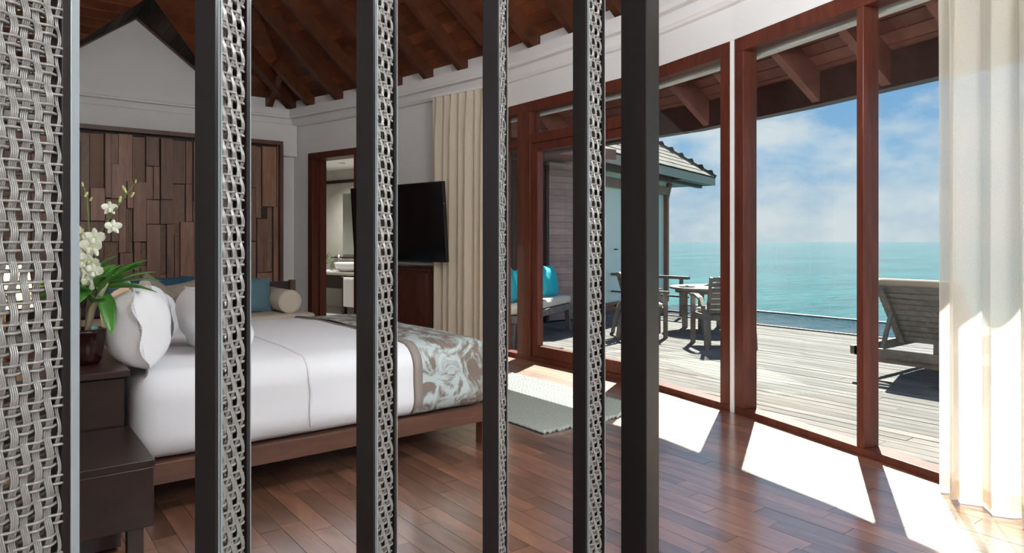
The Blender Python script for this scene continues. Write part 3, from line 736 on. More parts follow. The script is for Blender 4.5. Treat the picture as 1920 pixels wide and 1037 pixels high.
for (x, z, s, a) in ((-.035, .76, 1, -.6), (.005, .80, .9, .5), (-.005, .85, .7, -.2), (.17, .775, 1, .2), (.20, .82, .9, -.4), (.225, .80, .9, .6), (.245, .865, .6, .2), (.19, .835, .7, -.3), (-.045, .69, 1.1, -.9), (.03, .78, .7, .4)):
    o = MB().rbox((0, 0, .012), (.012, .012, .032), .006, 4).build('bud', M_BUD, orc, True); o.location = off(x, -.005, z); o.scale = (s,) * 3; o.rotation_euler = (0, a, -CAM_YAW)
lamp = thing('bedside_lamp', 'small cream shaded bedside lamp glimpsed through the woven cane', 'lamp', (.05, 4.05, .715))
MB().lathe([(.07, 0), (.07, .015), (.015, .03), (.012, .25)], 20).build('lamp_base', M_BROWN, lamp, True)
sh = MB(); sh.grid(lambda a, b: ((.13 - .03 * b) * math.cos(2 * math.pi * a), (.13 - .03 * b) * math.sin(2 * math.pi * a), .25 + .22 * b), 28, 2); sh.build('lamp_shade', sheer('lamp_linen', (.85, .7, .5), .6, 0), lamp, True)
MB().rbox((0, 0, .33), (.05, .05, .07), .024, 6).build('bulb', glow('warm_bulb', (1, .72, .42), 20), lamp, True)
pl = bpy.data.lights.new('lamp_light', 'POINT'); pl.energy = 2.5; pl.color = (1, .70, .40); pl.shadow_soft_size = .03
po = bpy.data.objects.new('lamp_light', pl); C.objects.link(po); po.parent = lamp; po.location = (0, 0, .40)

# ------------------------------------------------------------------ rug
RU0, RV0, RWD, RLN = uv(.208, 4.597)[0], uv(.208, 4.597)[1], 1.07, 2.05
rug = thing('woven_rug', 'pale mint ribbed wool rug on the floor by the glass door', 'rug', (RU0, RV0, 0))
MB().box((RWD / 2, RLN / 2, .004), (RWD, RLN, .006)).build('backing', M_RUGD, rug)
NR = 26; pit = RWD / NR; cordm = None
for k in range(NR):
    if cordm is None:
        pts = []; rs = []; N = 90
        for j in range(N + 1): pts.append((.003 * math.sin(j * 2.1), -.012 + (RLN + .024) * j / N, .010 + .002 * (j % 2))); rs.append(pit * (.50 if j % 2 else .42))
        cordm = MB().tube(pts, rs, 6, .55).build('wool_cord', M_RUG, rug, True); o = cordm
    else: o = copy_obj(cordm, rug)
    o.location = (pit * (k + .5), random.uniform(-.012, .012), .003)
# ------------------------------------------------------------------ timber headwall
BL = [(0.93,1.872,1.038,2.713,0),(1.038,2.002,1.199,2.716,1),(1.199,1.872,1.275,2.717,0),(1.275,2.326,1.362,2.725,0),(1.362,2.102,1.53,2.737,0),(1.275,1.867,1.455,2.329,0),(1.455,1.744,1.53,2.105,0),(1.53,2.105,1.682,2.714,1),(1.682,2.325,1.847,2.724,0),(1.682,1.87,1.773,2.322,0),(1.773,1.873,1.853,2.328,0),(1.857,1.877,2.011,2.719,0),(2.015,2.105,2.188,2.712,0),(2.188,2.111,2.276,2.713,0),(2.015,1.376,2.177,2.098,1),(2.188,1.577,2.276,2.111,0),(0.93,1.565,1.038,1.872,0),(1.038,1.568,1.208,2.002,0),(1.208,1.591,1.275,1.862,0),(1.275,1.298,1.362,1.865,0),(1.53,1.298,1.691,2.105,0),(1.691,1.536,1.857,1.871,0),(1.857,1.539,2.015,1.877,0),(1.362,1.151,1.455,1.868,0),(1.455,1.15,1.53,1.744,1),(1.691,0.62,1.857,1.536,0),(1.857,0.852,1.936,1.538,1),(1.936,0.62,2.035,1.54,0),(1.539,0.62,1.615,1.298,0),(1.615,0.977,1.691,1.288,1),(2.035,0.62,2.102,1.376,0),(2.102,0.62,2.276,1.576,0),(1.199,0.985,1.362,1.298,1),(1.038,0.62,1.199,1.567,0),(0.93,0.62,1.038,1.565,0),(1.199,1.298,1.275,1.59,0),(1.372,0.62,1.53,1.15,0),(1.199,0.62,1.372,0.985,0),(1.615,0.62,1.691,0.977,0),(1.857,0.62,1.936,0.852,0),(2.28,1.883,2.469,2.714,0),(2.469,2.116,2.598,2.728,1),(2.598,1.688,2.795,2.731,0),(2.795,1.994,2.951,2.736,0),(2.951,1.485,3.06,2.736,0),(2.28,1.029,2.427,1.882,0),(2.427,1.344,2.598,1.888,0),(2.598,0.841,2.729,1.687,1),(2.729,1.021,2.951,1.692,0),(2.28,0.62,2.598,1.028,0),(2.427,1.026,2.598,1.344,0),(2.598,0.62,3.06,0.836,0),(2.951,0.831,3.06,1.485,0),(2.729,0.836,2.951,1.021,0),(2.795,1.692,2.951,1.994,0),(2.469,1.889,2.598,2.116,0),(3.065,2.098,3.152,2.721,0),(3.152,1.653,3.231,2.716,1),(3.238,1.823,3.451,2.729,0),(3.458,0.62,3.487,2.764,0),(3.065,1.31,3.157,2.098,0),(3.161,0.836,3.32,1.642,0),(3.32,0.845,3.391,1.819,1),(3.396,0.62,3.455,1.826,0),(3.065,0.757,3.157,1.298,1),(3.161,0.62,3.391,0.835,0),(3.065,0.62,3.157,0.757,0)]
hw = thing('headwall_panel', 'tall feature panel of stepped walnut blocks and woven insets', 'wall panel', (0, 10.46, 0))
MB().box((1.25, -.03, 1.45), (4.55, .05, 2.6)).build('backboard', M_DARKB, hw)
MB().box((1.25, -.07, 2.785), (4.56, .19, .06)).build('top_rail', M_PFRAME, hw, bevel=.004)
MB().box((3.51, -.07, 1.42), (.05, .18, 2.68)).build('side_rail', M_PFRAME, hw, bevel=.004)
rnd = random.Random(3)
xs = -1.0
while xs < .93:
    w = rnd.uniform(.09, .2); w = min(w, .93 - xs); z = .62
    while z < 2.7:
        h = rnd.uniform(.3, .9); h = min(h, 2.72 - z); BL.append((xs, z, xs + w, z + h, 1 if rnd.random() < .2 else 0)); z += h
    xs += w
def inset(w, h):
    mb = MB(); p = .017
    for k in range(max(2, int(w / p))):
        x = (k + .5) * w / max(2, int(w / p)) - w / 2; n_ = int(h / p / 1.0)
        mb.tube([(x, -.003 * (-1) ** (j + k), -h / 2 + h * j / n_) for j in range(n_ + 1)], p * .33, 4)
    for k in range(int(h / p)):
        z = (k + .5) * h / int(h / p) - h / 2; n_ = max(2, int(w / p))
        mb.tube([(-w / 2 + w * j / n_, .003 * (-1) ** (j + k), z) for j in range(n_ + 1)], p * .33, 4)
    return mb
M_INSET = plain('woven_inset', (.42, .27, .19), .6, noise=.5, nscale=25)
for (u0, z0, u1, z1, ty) in BL:
    w, h = u1 - u0 - .007, z1 - z0 - .007
    if w < .02 or h < .02: continue
    if ty: o = inset(w, h).build('woven_inset', M_INSET, hw); o.location = ((u0 + u1) / 2, -.062, (z0 + z1) / 2); o['kind'] = 'stuff'
    else:
        dp = rnd.choice((.022, .045, .07, .10))
        o = MB().box((0, -dp / 2, 0), (w, dp, h)).build('wood_block', M_PANEL, hw, bevel=.002); o.location = ((u0 + u1) / 2, -.055, (z0 + z1) / 2)

# ------------------------------------------------------------------ daybed with cushions behind the bed
sf = thing('daybed', 'dark timber daybed with cream seat pad behind the bed', 'daybed', (1.85, 8.35, 0))
MB().box((0, 0, .26), (2.6, .92, .14)).build('seat_frame', M_BROWN, sf, bevel=.005)
MB().rbox((0, -.02, .39), (2.5, .86, .13), .04, 8).build('seat_pad', M_CREAM, sf, True)
for x in (-1.27, 1.27):
    for y in (-.42, .42):
        MB().box((x, y, .10 if y < 0 else .40), (.07, .07, .20 if y < 0 else .81)).build('leg', M_PFRAME, sf)
MB().box((0, .43, .72), (2.54, .03, .14)).build('back_rail', M_BROWN, sf); MB().box((0, .43, .52), (2.54, .03, .10)).build('back_rail', M_BROWN, sf)
bo = thing('bolster', 'round cream bolster with piped end lying on the daybed', 'bolster', (2.82, 8.33, .592))
prof = [(.02, -.34), (.11, -.34), (.128, -.335), (.136, -.32), (.137, 0), (.136, .32), (.128, .335), (.11, .34), (.02, .34)]
mbb = MB().lathe(prof, 32); mbb.v = [(x, z, y) for x, y, z in mbb.v]; mbb.f = [tuple(reversed(f)) for f in mbb.f]; mbb.build('bolster_body', M_CREAM, bo, True)
for s in (-1, 1): MB().tube([(.134 * math.cos(a * math.pi / 16), s * .335, .134 * math.sin(a * math.pi / 16)) for a in range(33)], .005, 6).build('end_piping', M_CREAM, bo, True)
pillow('silk_cushion', 'grey teal silk cushion leaning beside the cream bolster', 'cushion', (2.52, 8.36, .665), (R(-16), R(4), R(14)), .44, .43, .16, M_TEALG, 2)
pillow('silk_cushion', 'deep blue silk cushion mostly hidden behind the grey teal one', 'cushion', (2.30, 8.58, .68), (R(-18), 0, 0), .44, .46, .14, M_BLUE, 6)
pillow('linen_cushion', 'greige linen cushion with peaked corners above the bed pillows', 'cushion', (1.42, 8.36, .68), (R(-18), R(38), R(-8)), .42, .40, .16, M_GREIGE, 3)
pillow('linen_cushion', 'second greige cushion with patterned weave beside the peaked one', 'cushion', (1.80, 8.42, .66), (R(-18), R(-12), 0), .40, .38, .14, M_GREIGE, 8)
for k, (u, lab) in enumerate(((1.20, 'blue silk cushion furthest from the bolster on the daybed'), (1.58, 'blue silk cushion right behind the peaked greige cushion'), (1.98, 'blue silk cushion in the middle of the daybed back'))):
    pillow('silk_cushion', lab, 'cushion', (u, 8.60, .68), (R(-17), R(3 * k - 3), 0), .42, .44, .13, M_BLUE, 20 + k)

# ------------------------------------------------------------------ bathroom beyond the doorway
bath = sroot('wall_bathroom_inner')
def bp(s, o, z=0): return wallpt(0, s, o, z)
a0, b0, dA, nA = seg(0); rzA = math.atan2(dA.y, dA.x)      # local x = along wall A, local y = outward
def abox(mb, s0, s1, o0, o1, z0, z1): return segbox(mb, 0, s0, s1, o0, o1, z0, z1)
abox(MB(), -3.2, 1.8, 2.35, 2.45, 0, 2.74).build('wall_tile', M_STONE, bath); abox(MB(), -3.3, -3.2, .2, 2.4, 0, 2.74).build('wall_tile', M_STONE, bath); abox(MB(), 1.8, 1.9, .2, 2.4, 0, 2.74).build('wall_tile', M_STONE, bath)
abox(MB(), -3.2, -.2, .2, .3, 0, 2.74).build('wall_tile', M_STONE, bath)
abox(MB(), -3.2, 1.8, .2, 2.4, -.05, 0).build('floor_tile', M_STONE, bath); abox(MB(), -3.2, 1.8, .2, 2.4, 2.74, 2.84).build('bath_ceiling', M_WALL, bath)
abox(MB(), -3.2, 1.8, 2.31, 2.352, 2.47, 2.53).build('dado_trim', M_BROWN, bath)
dfr = sroot('door_2')
for s0, s1 in ((DO0 - .07, DO0 + .03), (DO1 - .03, DO1 + .07)): abox(MB(), s0, s1, -.03, .24, 0, DOZ + .05).build('jamb', M_RED, dfr, bevel=.005)
abox(MB(), DO0 - .07, DO1 + .07, -.03, .24, DOZ - .03, DOZ + .07).build('lintel', M_RED, dfr, bevel=.005)
abox(MB(), DO0 + .03, DO0 + .055, .10, .20, 0, DOZ - .03).build('door_stop', M_RED, dfr)
def atA(s, o, z): p = wallpt(0, s, o, z); return (p.x, p.y, p.z)
van = thing('vanity_counter', 'stone topped vanity counter with dark drawers in the bathroom', 'vanity', atA(0, 0, 0), rzA)
# local axes of van: x along wall, y = outward
VO0 = 1.45
MB().box((-.75, (VO0 + 2.31) / 2, .715), (2.5, 2.31 - VO0, .045)).build('counter_top', M_STONE, van)
MB().box((-.75, (VO0 + 2.31) / 2 + .03, .56), (2.4, .7, .24)).build('drawer_case', M_BROWN, van)
MB().box((-.75, 2.30, .98), (2.5, .06, .03)).build('ledge', M_BROWN, van)
for s_ in (-.62, -1.93, .42): MB().box((s_, VO0 + .045, .35), (.07, .06, .70)).build('leg', M_BROWN, van)
bs = thing('basin', 'oval white ceramic vessel basin on the vanity', 'basin', atA(-.84, 1.78, .738))
mbs = MB().lathe([(.14, 0), (.22, .02), (.30, .08), (.335, .17), (.32, .175), (.29, .09), (.18, .035), (.01, .03)], 36); mbs.v = [(x, y * .72, z) for x, y, z in mbs.v]; mbs.build('bowl', M_CERAM, bs, True)
bs.rotation_euler = (0, 0, rzA)
MB().lathe([(.018, 0), (.018, .006), (.004, .008)], 12, (0, 0, .034)).build('drain', M_CHROME, bs)
tap = thing('tap', 'tall chrome tap behind the vessel basin', 'tap', atA(-1.36, 1.95, .738), rzA)
MB().tube([(0, 0, 0), (0, 0, .32)], .020, 12).build('tap_body', M_CHROME, tap, True); MB().tube([(0, 0, .25), (.14, -.06, .23)], .013, 8).build('spout', M_CHROME, tap, True); MB().tube([(0, 0, .32), (.01, -.02, .36)], .014, 8).build('lever', M_CHROME, tap, True)
mir = thing('bathroom_mirror', 'tall plain mirror over the vanity', 'mirror', atA(-1.28, 2.325, 1.05), rzA)
MB().box((0, 0, .60), (.82, .02, 1.20)).build('mirror_glass', plain('mirror', (.85, .90, .88), .03, .5, 1), mir); MB().box((0, .012, .60), (.83, .012, 1.21)).build('mirror_back', M_CHROME, mir)
tw = thing('hand_towel', 'white towel hanging from the vanity front', 'towel', atA(-.40, VO0 - .035, .14), rzA)
MB().rbox((0, 0, .26), (.30, .035, .52), .015, 8, lambda q: q + Vector((0, .008 * math.sin(q.x * 40), 0))).build('towel_front', M_PILLOW, tw, True)
MB().tube([(-.20, .01, .525), (.20, .01, .525)], .008, 8).build('towel_rail', M_CHROME, tw)
pt = thing('bathroom_plant', 'small spiky green plant in a stone vase on the vanity', 'potted plant', atA(-1.62, 1.80, .738))
MB().lathe([(.04, 0), (.05, .12), (.045, .12), (.03, .01)], 16).build('vase', M_STONE, pt, True)
for k in range(16):
    a = k * 2.4; o = leaf((0, 0, .11), (math.cos(a), math.sin(a), .5 + (k % 4) * .5), .34 + .05 * (k % 3), .035, .10).build('leaf', M_LEAF, pt, True); mo = o.modifiers.new('thick', 'SOLIDIFY'); mo.thickness = .002
sd_ = thing('soap_dish', 'small white soap dish at the counter edge', 'dish', atA(-1.20, VO0 + .12, .738))
MB().box((0, 0, .01), (.12, .08, .02)).build('dish', M_CERAM, sd_, bevel=.005); MB().box((0, 0, .03), (.07, .05, .02)).build('soap', M_PILLOW, sd_, bevel=.006)
dl = thing('downlight', 'recessed ceiling downlight in the bathroom', 'light', atA(-.80, 1.60, 2.74))
MB().lathe([(.07, -.006), (.075, 0), (.03, .0)], 20).build('trim_ring', M_CHROME, dl); MB().lathe([(.055, -.004), (.055, -.002)], 16).build('lens', glow('downlight_glow', (1, .96, .90), 8), dl)
lt = bpy.data.lights.new('downlight_light', 'SPOT'); lt.energy = 75; lt.color = (1, .96, .91); lt.spot_size = R(150); lt.spot_blend = .6; lt.shadow_soft_size = .08
lo = bpy.data.objects.new('downlight_light', lt); C.objects.link(lo); lo.parent = dl; lo.location = (0, 0, -.03)

# ------------------------------------------------------------------ television, cabinet, drapes
a2_, b2_, dB, nB = seg(2); tvu, tvv = uv(-1.445, 8.5)
tvd = Vector((.794 * .767 - .608 * .642, -.608 * .767 - .794 * .642)); rzt = math.atan2(tvd.y, tvd.x)
tv = thing('television', 'large black flat screen television tilted out from the wall', 'television', (tvu, tvv, 1.53), rzt); tv.rotation_euler = (R(4), 0, rzt)
MB().box((0, .012, 0), (1.74, .045, .95)).build('tv_case', M_BLACKM, tv, bevel=.006); MB().box((0, -.0125, .005), (1.71, .004, .92)).build('screen', M_BLACK, tv)
MB().box((0, .16, 0), (.5, .26, .3)).build('wall_bracket', M_BLACKM, tv)
cu, cv = uv(-1.12, 8.42)
cab = thing('television_cabinet', 'mahogany cabinet standing below the television', 'cabinet', (cu, cv, 0), rzt)
MB().box((-.50, .14, .47), (1.24, .28, .94)).build('carcass', M_CAB, cab, bevel=.004)
MB().box((-.50, .14, .955), (1.28, .30, .03)).build('cabinet_top', M_CAB, cab, bevel=.004)
for k in range(2):
    d_ = MB().box((-.81 + k * .62, -.012, .48), (.60, .022, .86)).build('door', M_CAB, cab, bevel=.003); MB().box((-.56 + k * .12, -.03, .5), (.012, .016, .16)).build('handle', M_BROWN, d_)
MB().box((-.50, .16, 1.02), (1.34, .22, .03)).build('white_ledge', M_WALL, cab, bevel=.004)
def curtain(name, label, path, z0, z1, folds, amp, mat, hem=None):
    P0, P1 = Vector(path[0]), Vector(path[1]); d = P1 - P0; ln = d.length; d.normalize(); n_ = Vector((-d.y, d.x))
    t_ = thing(name, label, 'curtain', (P0.x, P0.y, z0))
    def fn(a, b):
        s = a * ln; pinchk = .45 + .55 * min(1, (1 - b) * 6); ph = a * folds * 2 * math.pi
        w = amp * pinchk * (math.sin(ph + .5 * math.sin(ph * .37)) + .35 * math.sin(ph * .53 + 1.3)) * (.75 + .35 * (1 - b))
        q = d * (s + .012 * math.sin(ph * 2) ) + n_ * w; return (q.x, q.y, b * (z1 - z0))
    MB().grid(fn, folds * 14, 16).build('drape', mat, t_, True)
    if hem:
        def fh(a, b):
            q = fn(a, b * .03 + .004); return (q[0] + n_.x * .004, q[1] + n_.y * .004, q[2])
        MB().grid(fh, folds * 14, 2).build('hem', hem, t_, True)
    MB().bar((0, 0, z1 - z0 + .01), (d.x * ln, d.y * ln, z1 - z0 + .01), .03, .03).build('curtain_track', M_WALL, t_)
    return t_
curtain('far_curtain', 'cream pleated drape hanging beside the television', ((4.30, 7.22), (4.56, 6.12)), .01, 3.06, 9, .055, M_CURTF)
curtain('sheer_curtain', 'sheer cream curtain glowing in the sun at the picture edge', ((3.90, 1.47), (3.69, .68)), .012, 2.83, 5, .05, M_CURT, sheer('hem_fold', (.86, .72, .56), .45, .1))

# ------------------------------------------------------------------ unseen lantern pendants added to brighten the room
def pendant(u, v, z, top, watts, label, sc=1):
    t_ = thing('fill_lantern', label, 'lamp', (u, v, z), 0, 'unseen lanterns added as fill light')
    mb = MB(); mb.lathe([(.06, -.26), (.16, -.22), (.24, -.12), (.27, 0), (.24, .12), (.16, .22), (.06, .26)], 28); mb.v = [(x * sc, y * sc, z_ * (1 + (sc - 1) * .6)) for x, y, z_ in mb.v]; mb.build('fill_lantern_shade', glow('fill_lantern_paper', (1, .92, .82), 1.0), t_, True)
    MB().tube([(0, 0, .26), (0, 0, top - z)], .006, 6).build('cord', M_BLACKM, t_); MB().lathe([(.05, top - z - .03), (.05, top - z)], 16).build('ceiling_rose', M_BLACKM, t_)
    l_ = bpy.data.lights.new('fill_light', 'POINT'); l_.energy = watts; l_.color = (.90, .96, 1); l_.shadow_soft_size = .28 * sc
    o_ = bpy.data.objects.new('fill_light', l_); C.objects.link(o_); o_.parent = t_; o_.location = (0, 0, -.02)
pendant(1.55, 3.6, 4.30, 5.2, 60, 'unseen lantern added as fill light above the bed'); pendant(1.5, 7.6, 5.05, 5.6, 25, 'unseen lantern added as fill light above the daybed')
pendant(2.0, 2.35, 2.85, 4.6, 320, 'unseen lantern added as fill light between the bed and the louvres'); pendant(1.5, -1.0, 2.75, 4.0, 500, 'largest unseen fill lantern, added in the sitting room behind the divider', 1.6)
# ------------------------------------------------------------------ deck furniture
be = thing('outdoor_bench', 'silvered teak bench with long beige pad on the deck', 'bench', (6.91, 7.556, -.02), R(27.6))
BLn = 2.05
MB().box((-BLn / 2, .30, .36), (BLn, .62, .09)).build('seat_frame', M_TEAK, be, bevel=.005)
MB().rbox((-BLn / 2, .30, .465), (BLn - .02, .60, .12), .04, 8).build('seat_pad', M_OUTC, be, True)
for x in (-.06, -BLn + .06):
    for y in (.05, .55): MB().bar((x, y, .32), (x + (.05 if x > -.5 else -.05), y, 0), .07, .06).build('leg', M_TEAK, be)
rb = R(27.6); cb, sb = math.cos(rb), math.sin(rb)
def onb(x, y): return (6.91 + cb * x - sb * y, 7.556 + sb * x + cb * y)
GC = 'turquoise cushions on the outdoor bench'
for x, y, lean, yaw, lab, sc in ((-.18, .27, -12, 6, 'turquoise cushion at the bench end by the boarded wall', .46), (-.46, .22, -16, -12, 'turquoise cushion overlapping its neighbour beside the door post', .44),
                             (-1.32, .25, -16, 14, 'turquoise cushion showing between door post and window pane', .44), (-1.56, .30, -14, 4, 'palest turquoise cushion seen through the narrow pane', .46)):
    q = onb(x, y); pillow('outdoor_cushion', lab, 'cushion', (q[0], q[1], .505 + sc * .47), (R(lean), 0, rb + R(yaw)), sc, sc, .15, M_TURQ, x * 10, 0, GC)
def make_chair(name, label, cx, cy, facing):
    t_ = thing(name, label, 'chair', (cx, cy, -.02), facing, 'teak armchairs at the deck table')
    for s in (-1, 1):
        MB().box((s * .27, .27, .30), (.055, .055, .62)).build('front_leg', M_TEAK, t_, bevel=.004)
        MB().bar((s * .22, -.20, .42), (s * .24, -.28, 0), .05, .05, (1, 0, 0)).build('rear_leg', M_TEAK, t_, bevel=.004)
        pts = [(s * .275, .31, .625), (s * .28, .10, .635), (s * .285, -.10, .60), (s * .29, -.22, .50), (s * .295, -.31, .36), (s * .30, -.36, .18), (s * .30, -.385, 0)]
        mb = MB()
        for k in range(len(pts) - 1):
            p, q = Vector(pts[k]), Vector(pts[k + 1]); e_ = (q - p).normalized() * .008; mb.bar(p - e_, q + e_, .05 if k > 1 else .062, .045 if k > 1 else .03, (1, 0, 0) if k > 1 else (0, 0, 1))
        mb.build('arched_arm', M_TEAK, t_)
        MB().bar((s * .225, -.19, .40), (s * .225, -.33, .88), .045, .035, (1, 0, 0)).build('back_post', M_TEAK, t_, bevel=.003)
        MB().box((s * .25, .03, .37), (.03, .48, .07)).build('side_rail', M_TEAK, t_)
    for y in (.26, -.2): MB().box((0, y, .37), (.5, .03, .07)).build('seat_rail', M_TEAK, t_)
    for k in range(5): MB().box((0, .22 - k * .095, .405), (.48, .08, .016)).build('seat_slat', M_TEAK, t_)
    for k in range(7):
        f = k / 6; MB().box((0, -.20 - .125 * f, .445 + .405 * f), (.43, .016, .052), M=Matrix.Rotation(R(-16), 3, 'X')).build('back_slat', M_TEAK, t_)
    MB().rbox((0, .03, .44), (.46, .44, .06), .025, 6).build('seat_pad', M_OUTC, t_, True)
    MB().bar((-.1, -.185, .45), (.0, -.30, .86), .26, .03, (0, 1, 0.3)).build('back_pad', M_OUTC, t_, bevel=.008)
    return t_
c1 = uv(2.66, 8.72); make_chair('deck_armchair', 'teak armchair with its slatted back turned to the room', c1[0], c1[1], -CAM_YAW + R(2))
c2 = uv(1.84, 9.62); make_chair('deck_armchair', 'teak armchair seen side-on behind the dark divider post', c2[0], c2[1], -CAM_YAW + R(-92))
tcn = uv(2.98, 10.25); tb = thing('deck_table', 'round weathered teak dining table on the deck', 'table', (tcn[0], tcn[1], -.02))
for k in range(9):
    x0 = -.6 + k * 1.2 / 9 + .003; x1 = -.6 + (k + 1) * 1.2 / 9 - .003; P = [(.6 * math.cos(a * math.pi / 24), .6 * math.sin(a * math.pi / 24)) for a in range(48)]
    P = clip(clip(P, lambda p: x0 - p[0]), lambda p: p[0] - x1)
    if len(P) > 2: MB().prism(P, .615, .645).build('top_slat', M_TEAK, tb)
MB().lathe([(.50, .56), (.52, .56), (.52, .615), (.50, .615)], 32).build('apron', M_TEAK, tb)
for a in range(4):
    q = (.40 * math.cos(a * math.pi / 2 + .3), .40 * math.sin(a * math.pi / 2 + .3)); MB().box((q[0], q[1], .305), (.065, .065, .61)).build('leg', M_TEAK, tb, bevel=.004)
for k, (x, y, lab) in enumerate(((-.38, -.10, 'white plate with folded napkin on the near rim of the deck table'), (.05, -.40, 'white plate half hidden behind the slatted chair back'), (.10, .25, 'white plate at the sea side of the table'))):
    q = uv(2.98 + x, 10.25 + y); pt_ = thing('dinner_plate', lab, 'plate', (q[0], q[1], .626), 0, 'plates laid on the deck table')
    MB().lathe([(.08, 0), (.135, .014), (.135, .019), (.08, .006), (.01, .005)], 28).build('dish', M_PLATE, pt_, True)
    MB().box((.01, .0, .022), (.16, .05, .018), rz=.6 + k).build('napkin', M_NAPK, pt_, bevel=.005)
rl = thing('deck_railing', 'low grey teak railing at the deck edge behind the table', 'railing', (9.56, 9.0, -.02))
for z, w in ((.69, .05), (.36, .03), (.09, .03)): MB().box((0, 0, z), (.07 if w > .04 else .03, 3.04, w)).build('rail', M_TEAK if z > .5 else M_DARKB, rl)
for y in (-1.36, -.4, .6, 1.45): MB().box((0, y, .34), (.05, .05, .66)).build('baluster', M_TEAK, rl)

lg = thing('sun_lounger', 'slatted teak sun lounger with raised back facing the sea', 'sun lounger', (6.70, 2.835, -.02))
for s in (-1, 1):
    MB().box((.92, s * .375, .275), (1.98, .035, .09)).build('side_rail', M_TEAK, lg, bevel=.004)
    for x in (.06, 1.75): MB().bar((x, s * .345, .24), (x - .015, s * .345, 0), .05, .085).build('leg', M_TEAK, lg, bevel=.004)
    MB().bar((.74, s * .29, .29), (.26, s * .29, .86), .035, .05, (0, 1, 0)).build('back_rail', M_TEAK, lg)
    MB().bar((.20, s * .25, .27), (.40, s * .25, .62), .03, .035, (0, 1, 0)).build('prop_strut', M_TEAK, lg)
MB().box((-.05, 0, .275), (.04, .86, .08)).build('head_rail', M_TEAK, lg, bevel=.004); MB().box((1.90, 0, .275), (.035, .74, .08)).build('foot_rail', M_TEAK, lg)
MB().box((.02, 0, .20), (.03, .70, .05)).build('stretcher', M_TEAK, lg); MB().box((.20, 0, .255), (.06, .70, .025)).build('prop_bar', M_TEAK, lg)
ba = math.atan2(.57, -.48)
for k in range(10):
    f = (k + .4) / 10; c_ = Vector((.74 - .48 * f, 0, .29 + .57 * f)) + Vector((.57, 0, .48)).normalized() * .035
    MB().box(c_, (.062, .72, .016), M=Matrix.Rotation(-ba, 3, 'Y')).build('back_slat', M_TEAK, lg)
for k in range(14): MB().box((.84 + k * .079, 0, .325), (.066, .70, .016)).build('seat_slat', M_TEAK, lg)
c_ = Vector((.51, 0, .585)) + Vector((.57, 0, .48)).normalized() * .085
MB().rbox(c_, (.80, .76, .075), .03, 8, None, Matrix.Rotation(-ba, 3, 'Y')).build('back_pad', M_LOUC, lg, True)
MB().rbox((1.32, 0, .37), (1.15, .72, .07), .03, 8).build('seat_pad', M_LOUC, lg, True)

# ------------------------------------------------------------------ bathroom wing and pavilion beyond the deck
wg = thing('boarded_wing', 'boarded villa wing with clapboards behind the outdoor bench', 'building', (7.2, 8.45, 0))
MB().box((.55, .15, 1.3), (1.1, .2, 2.6)).build('wall_core', M_DARKB, wg)
for k in range(24): MB().box((.55, .03, .06 + k * .108), (1.12, .03, .104), M=Matrix.Rotation(R(5), 3, 'X')).build('clapboard', M_CLAP, wg)
MB().box((1.13, .04, 1.3), (.06, .10, 2.6)).build('corner_post', M_RED, wg); MB().box((-.04, .02, 1.3), (.06, .14, 2.6)).build('corner_post', M_DARKB, wg)
for k in range(17): MB().box((-2.36 + k * .138, .50, 1.4), (.132, .04, 2.8)).build('vertical_board', M_DARKB, wg)
MB().box((-.95, -.05, 2.70), (3.3, 1.5, .10)).build('canopy_slab', M_SOFF, wg); MB().box((-.95, -.83, 2.68), (3.3, .05, .16)).build('fascia', M_SOFF, wg)
MB().box((.6, .35, 2.55), (1.3, .6, .12)).build('wall_head', M_RED, wg)

ro = R(18.4); pv = thing('sea_pavilion', 'glass walled pavilion with grey shingle hip roof over the water', 'pavilion', (8.26, 8.2, 0), ro)
WX = 4.35
MB().box((WX / 2 + .1, .66, 1.25), (WX - .2, .02, 2.3)).build('frosted_glass', M_FROST, pv)
for x in (.15, 2.30, WX - .04): MB().box((x, .62, 1.2), (.10, .12, 2.5)).build('post', M_PAVR, pv, bevel=.004)
MB().box((WX / 2, .62, 2.44), (WX, .12, .18)).build('head_beam', M_PAVR, pv); MB().box((WX / 2, .62, .05), (WX, .12, .16)).build('sill_beam', M_PAVR, pv)
MB().box((WX / 2, 2.3, 1.2), (WX - .3, .06, 2.5)).build('inner_wall', M_FROST, pv); MB().box((WX / 2, 1.9, -.6), (WX, 2.6, 1.1)).build('base_platform', M_DARKB, pv)
MB().box((1.62, .57, 1.15), (.10, .05, .025)).build('door_handle', M_BLACKM, pv)
EX0, EX1, ED, EZ, PT = .1, 5.88, 4.6, 2.82, .74
rid = EZ + ED / 2 * PT
rf = [(EX0, 0, EZ), (EX1, 0, EZ), (EX1, ED, EZ), (EX0, ED, EZ)]; r0, r1 = (EX0 + ED / 2, ED / 2, rid), (EX1 - ED / 2, ED / 2, rid)
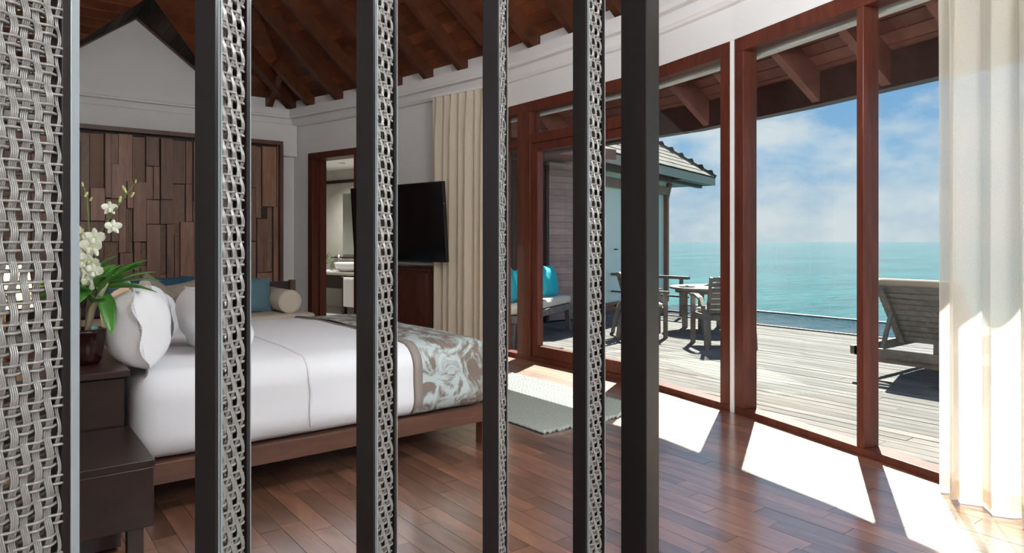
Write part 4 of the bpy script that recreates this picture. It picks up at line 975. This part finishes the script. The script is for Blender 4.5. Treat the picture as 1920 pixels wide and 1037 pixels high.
MB().face([rf[0], rf[1], r1, r0]).face([rf[1], rf[2], r1]).face([rf[2], rf[3], r0, r1]).face([rf[3], rf[0], r0]).face([rf[3], rf[2], rf[1], rf[0]]).build('roof_core', M_GREYB, pv)
MB().box(((EX0 + EX1) / 2, .01, EZ - .09), (EX1 - EX0, .04, .17)).build('fascia', M_GREYB, pv); MB().box((EX1 - .01, ED / 2, EZ - .09), (.04, ED, .17)).build('fascia', M_GREYB, pv)
MB().box((WX / 2 + .7, .35, EZ - .16), (WX + 1.6, .10, .14)).build('eave_plate', M_SOFFD, pv); MB().bar((WX, .62, 2.3), (WX + .22, .62, EZ - .12), .07, .16).build('bracket', M_PAVR, pv)
MB().box((EX1 - 1.0, .6, EZ - .15), (1.9, 1.0, .03)).build('soffit', M_SOFFD, pv)
def shingles(pA, pB, q0, q1, ncourse, wid):
    pA, pB, q0, q1 = map(Vector, (pA, pB, q0, q1)); along = (pB - pA).normalized(); up = (q0 - pA); up -= along * up.dot(along); H = up.length; up.normalize(); nrm_ = along.cross(up)
    c = 0
    for k in range(ncourse):
        f0, f1 = k / ncourse, (k + 1.25) / ncourse
        l = (q0 - pA).dot(along) * f0; rr = (pB - pA).length - ((pB - pA).length - (q1 - pA).dot(along)) * f0
        x = l - random.random() * wid
        while x < rr:
            w = wid * random.uniform(.75, 1.2); a_, b_ = max(x, l), min(x + w - .006, rr); x += w
            if b_ - a_ < .03: continue
            bot = pA + up * (H * f0 - random.random() * .015) + nrm_ * .022; top = pA + up * (H * min(f1, 1)) + nrm_ * .008
            MB().slab([bot + along * a_, bot + along * b_, top + along * b_, top + along * a_], nrm_ * .016).build('shingle', M_SHING, pv)
shingles(rf[0], rf[1], r0, r1, 13, .30); shingles(rf[1], rf[2], r1, r1, 13, .34)
MB().tube([Vector(rf[1]) + Vector((0, 0, .03)), Vector(r1) + Vector((0, 0, .03))], .075, 6).build('hip_cap', M_SHING, pv); MB().tube([r0, r1], .05, 6).build('ridge_cap', M_SHING, pv)
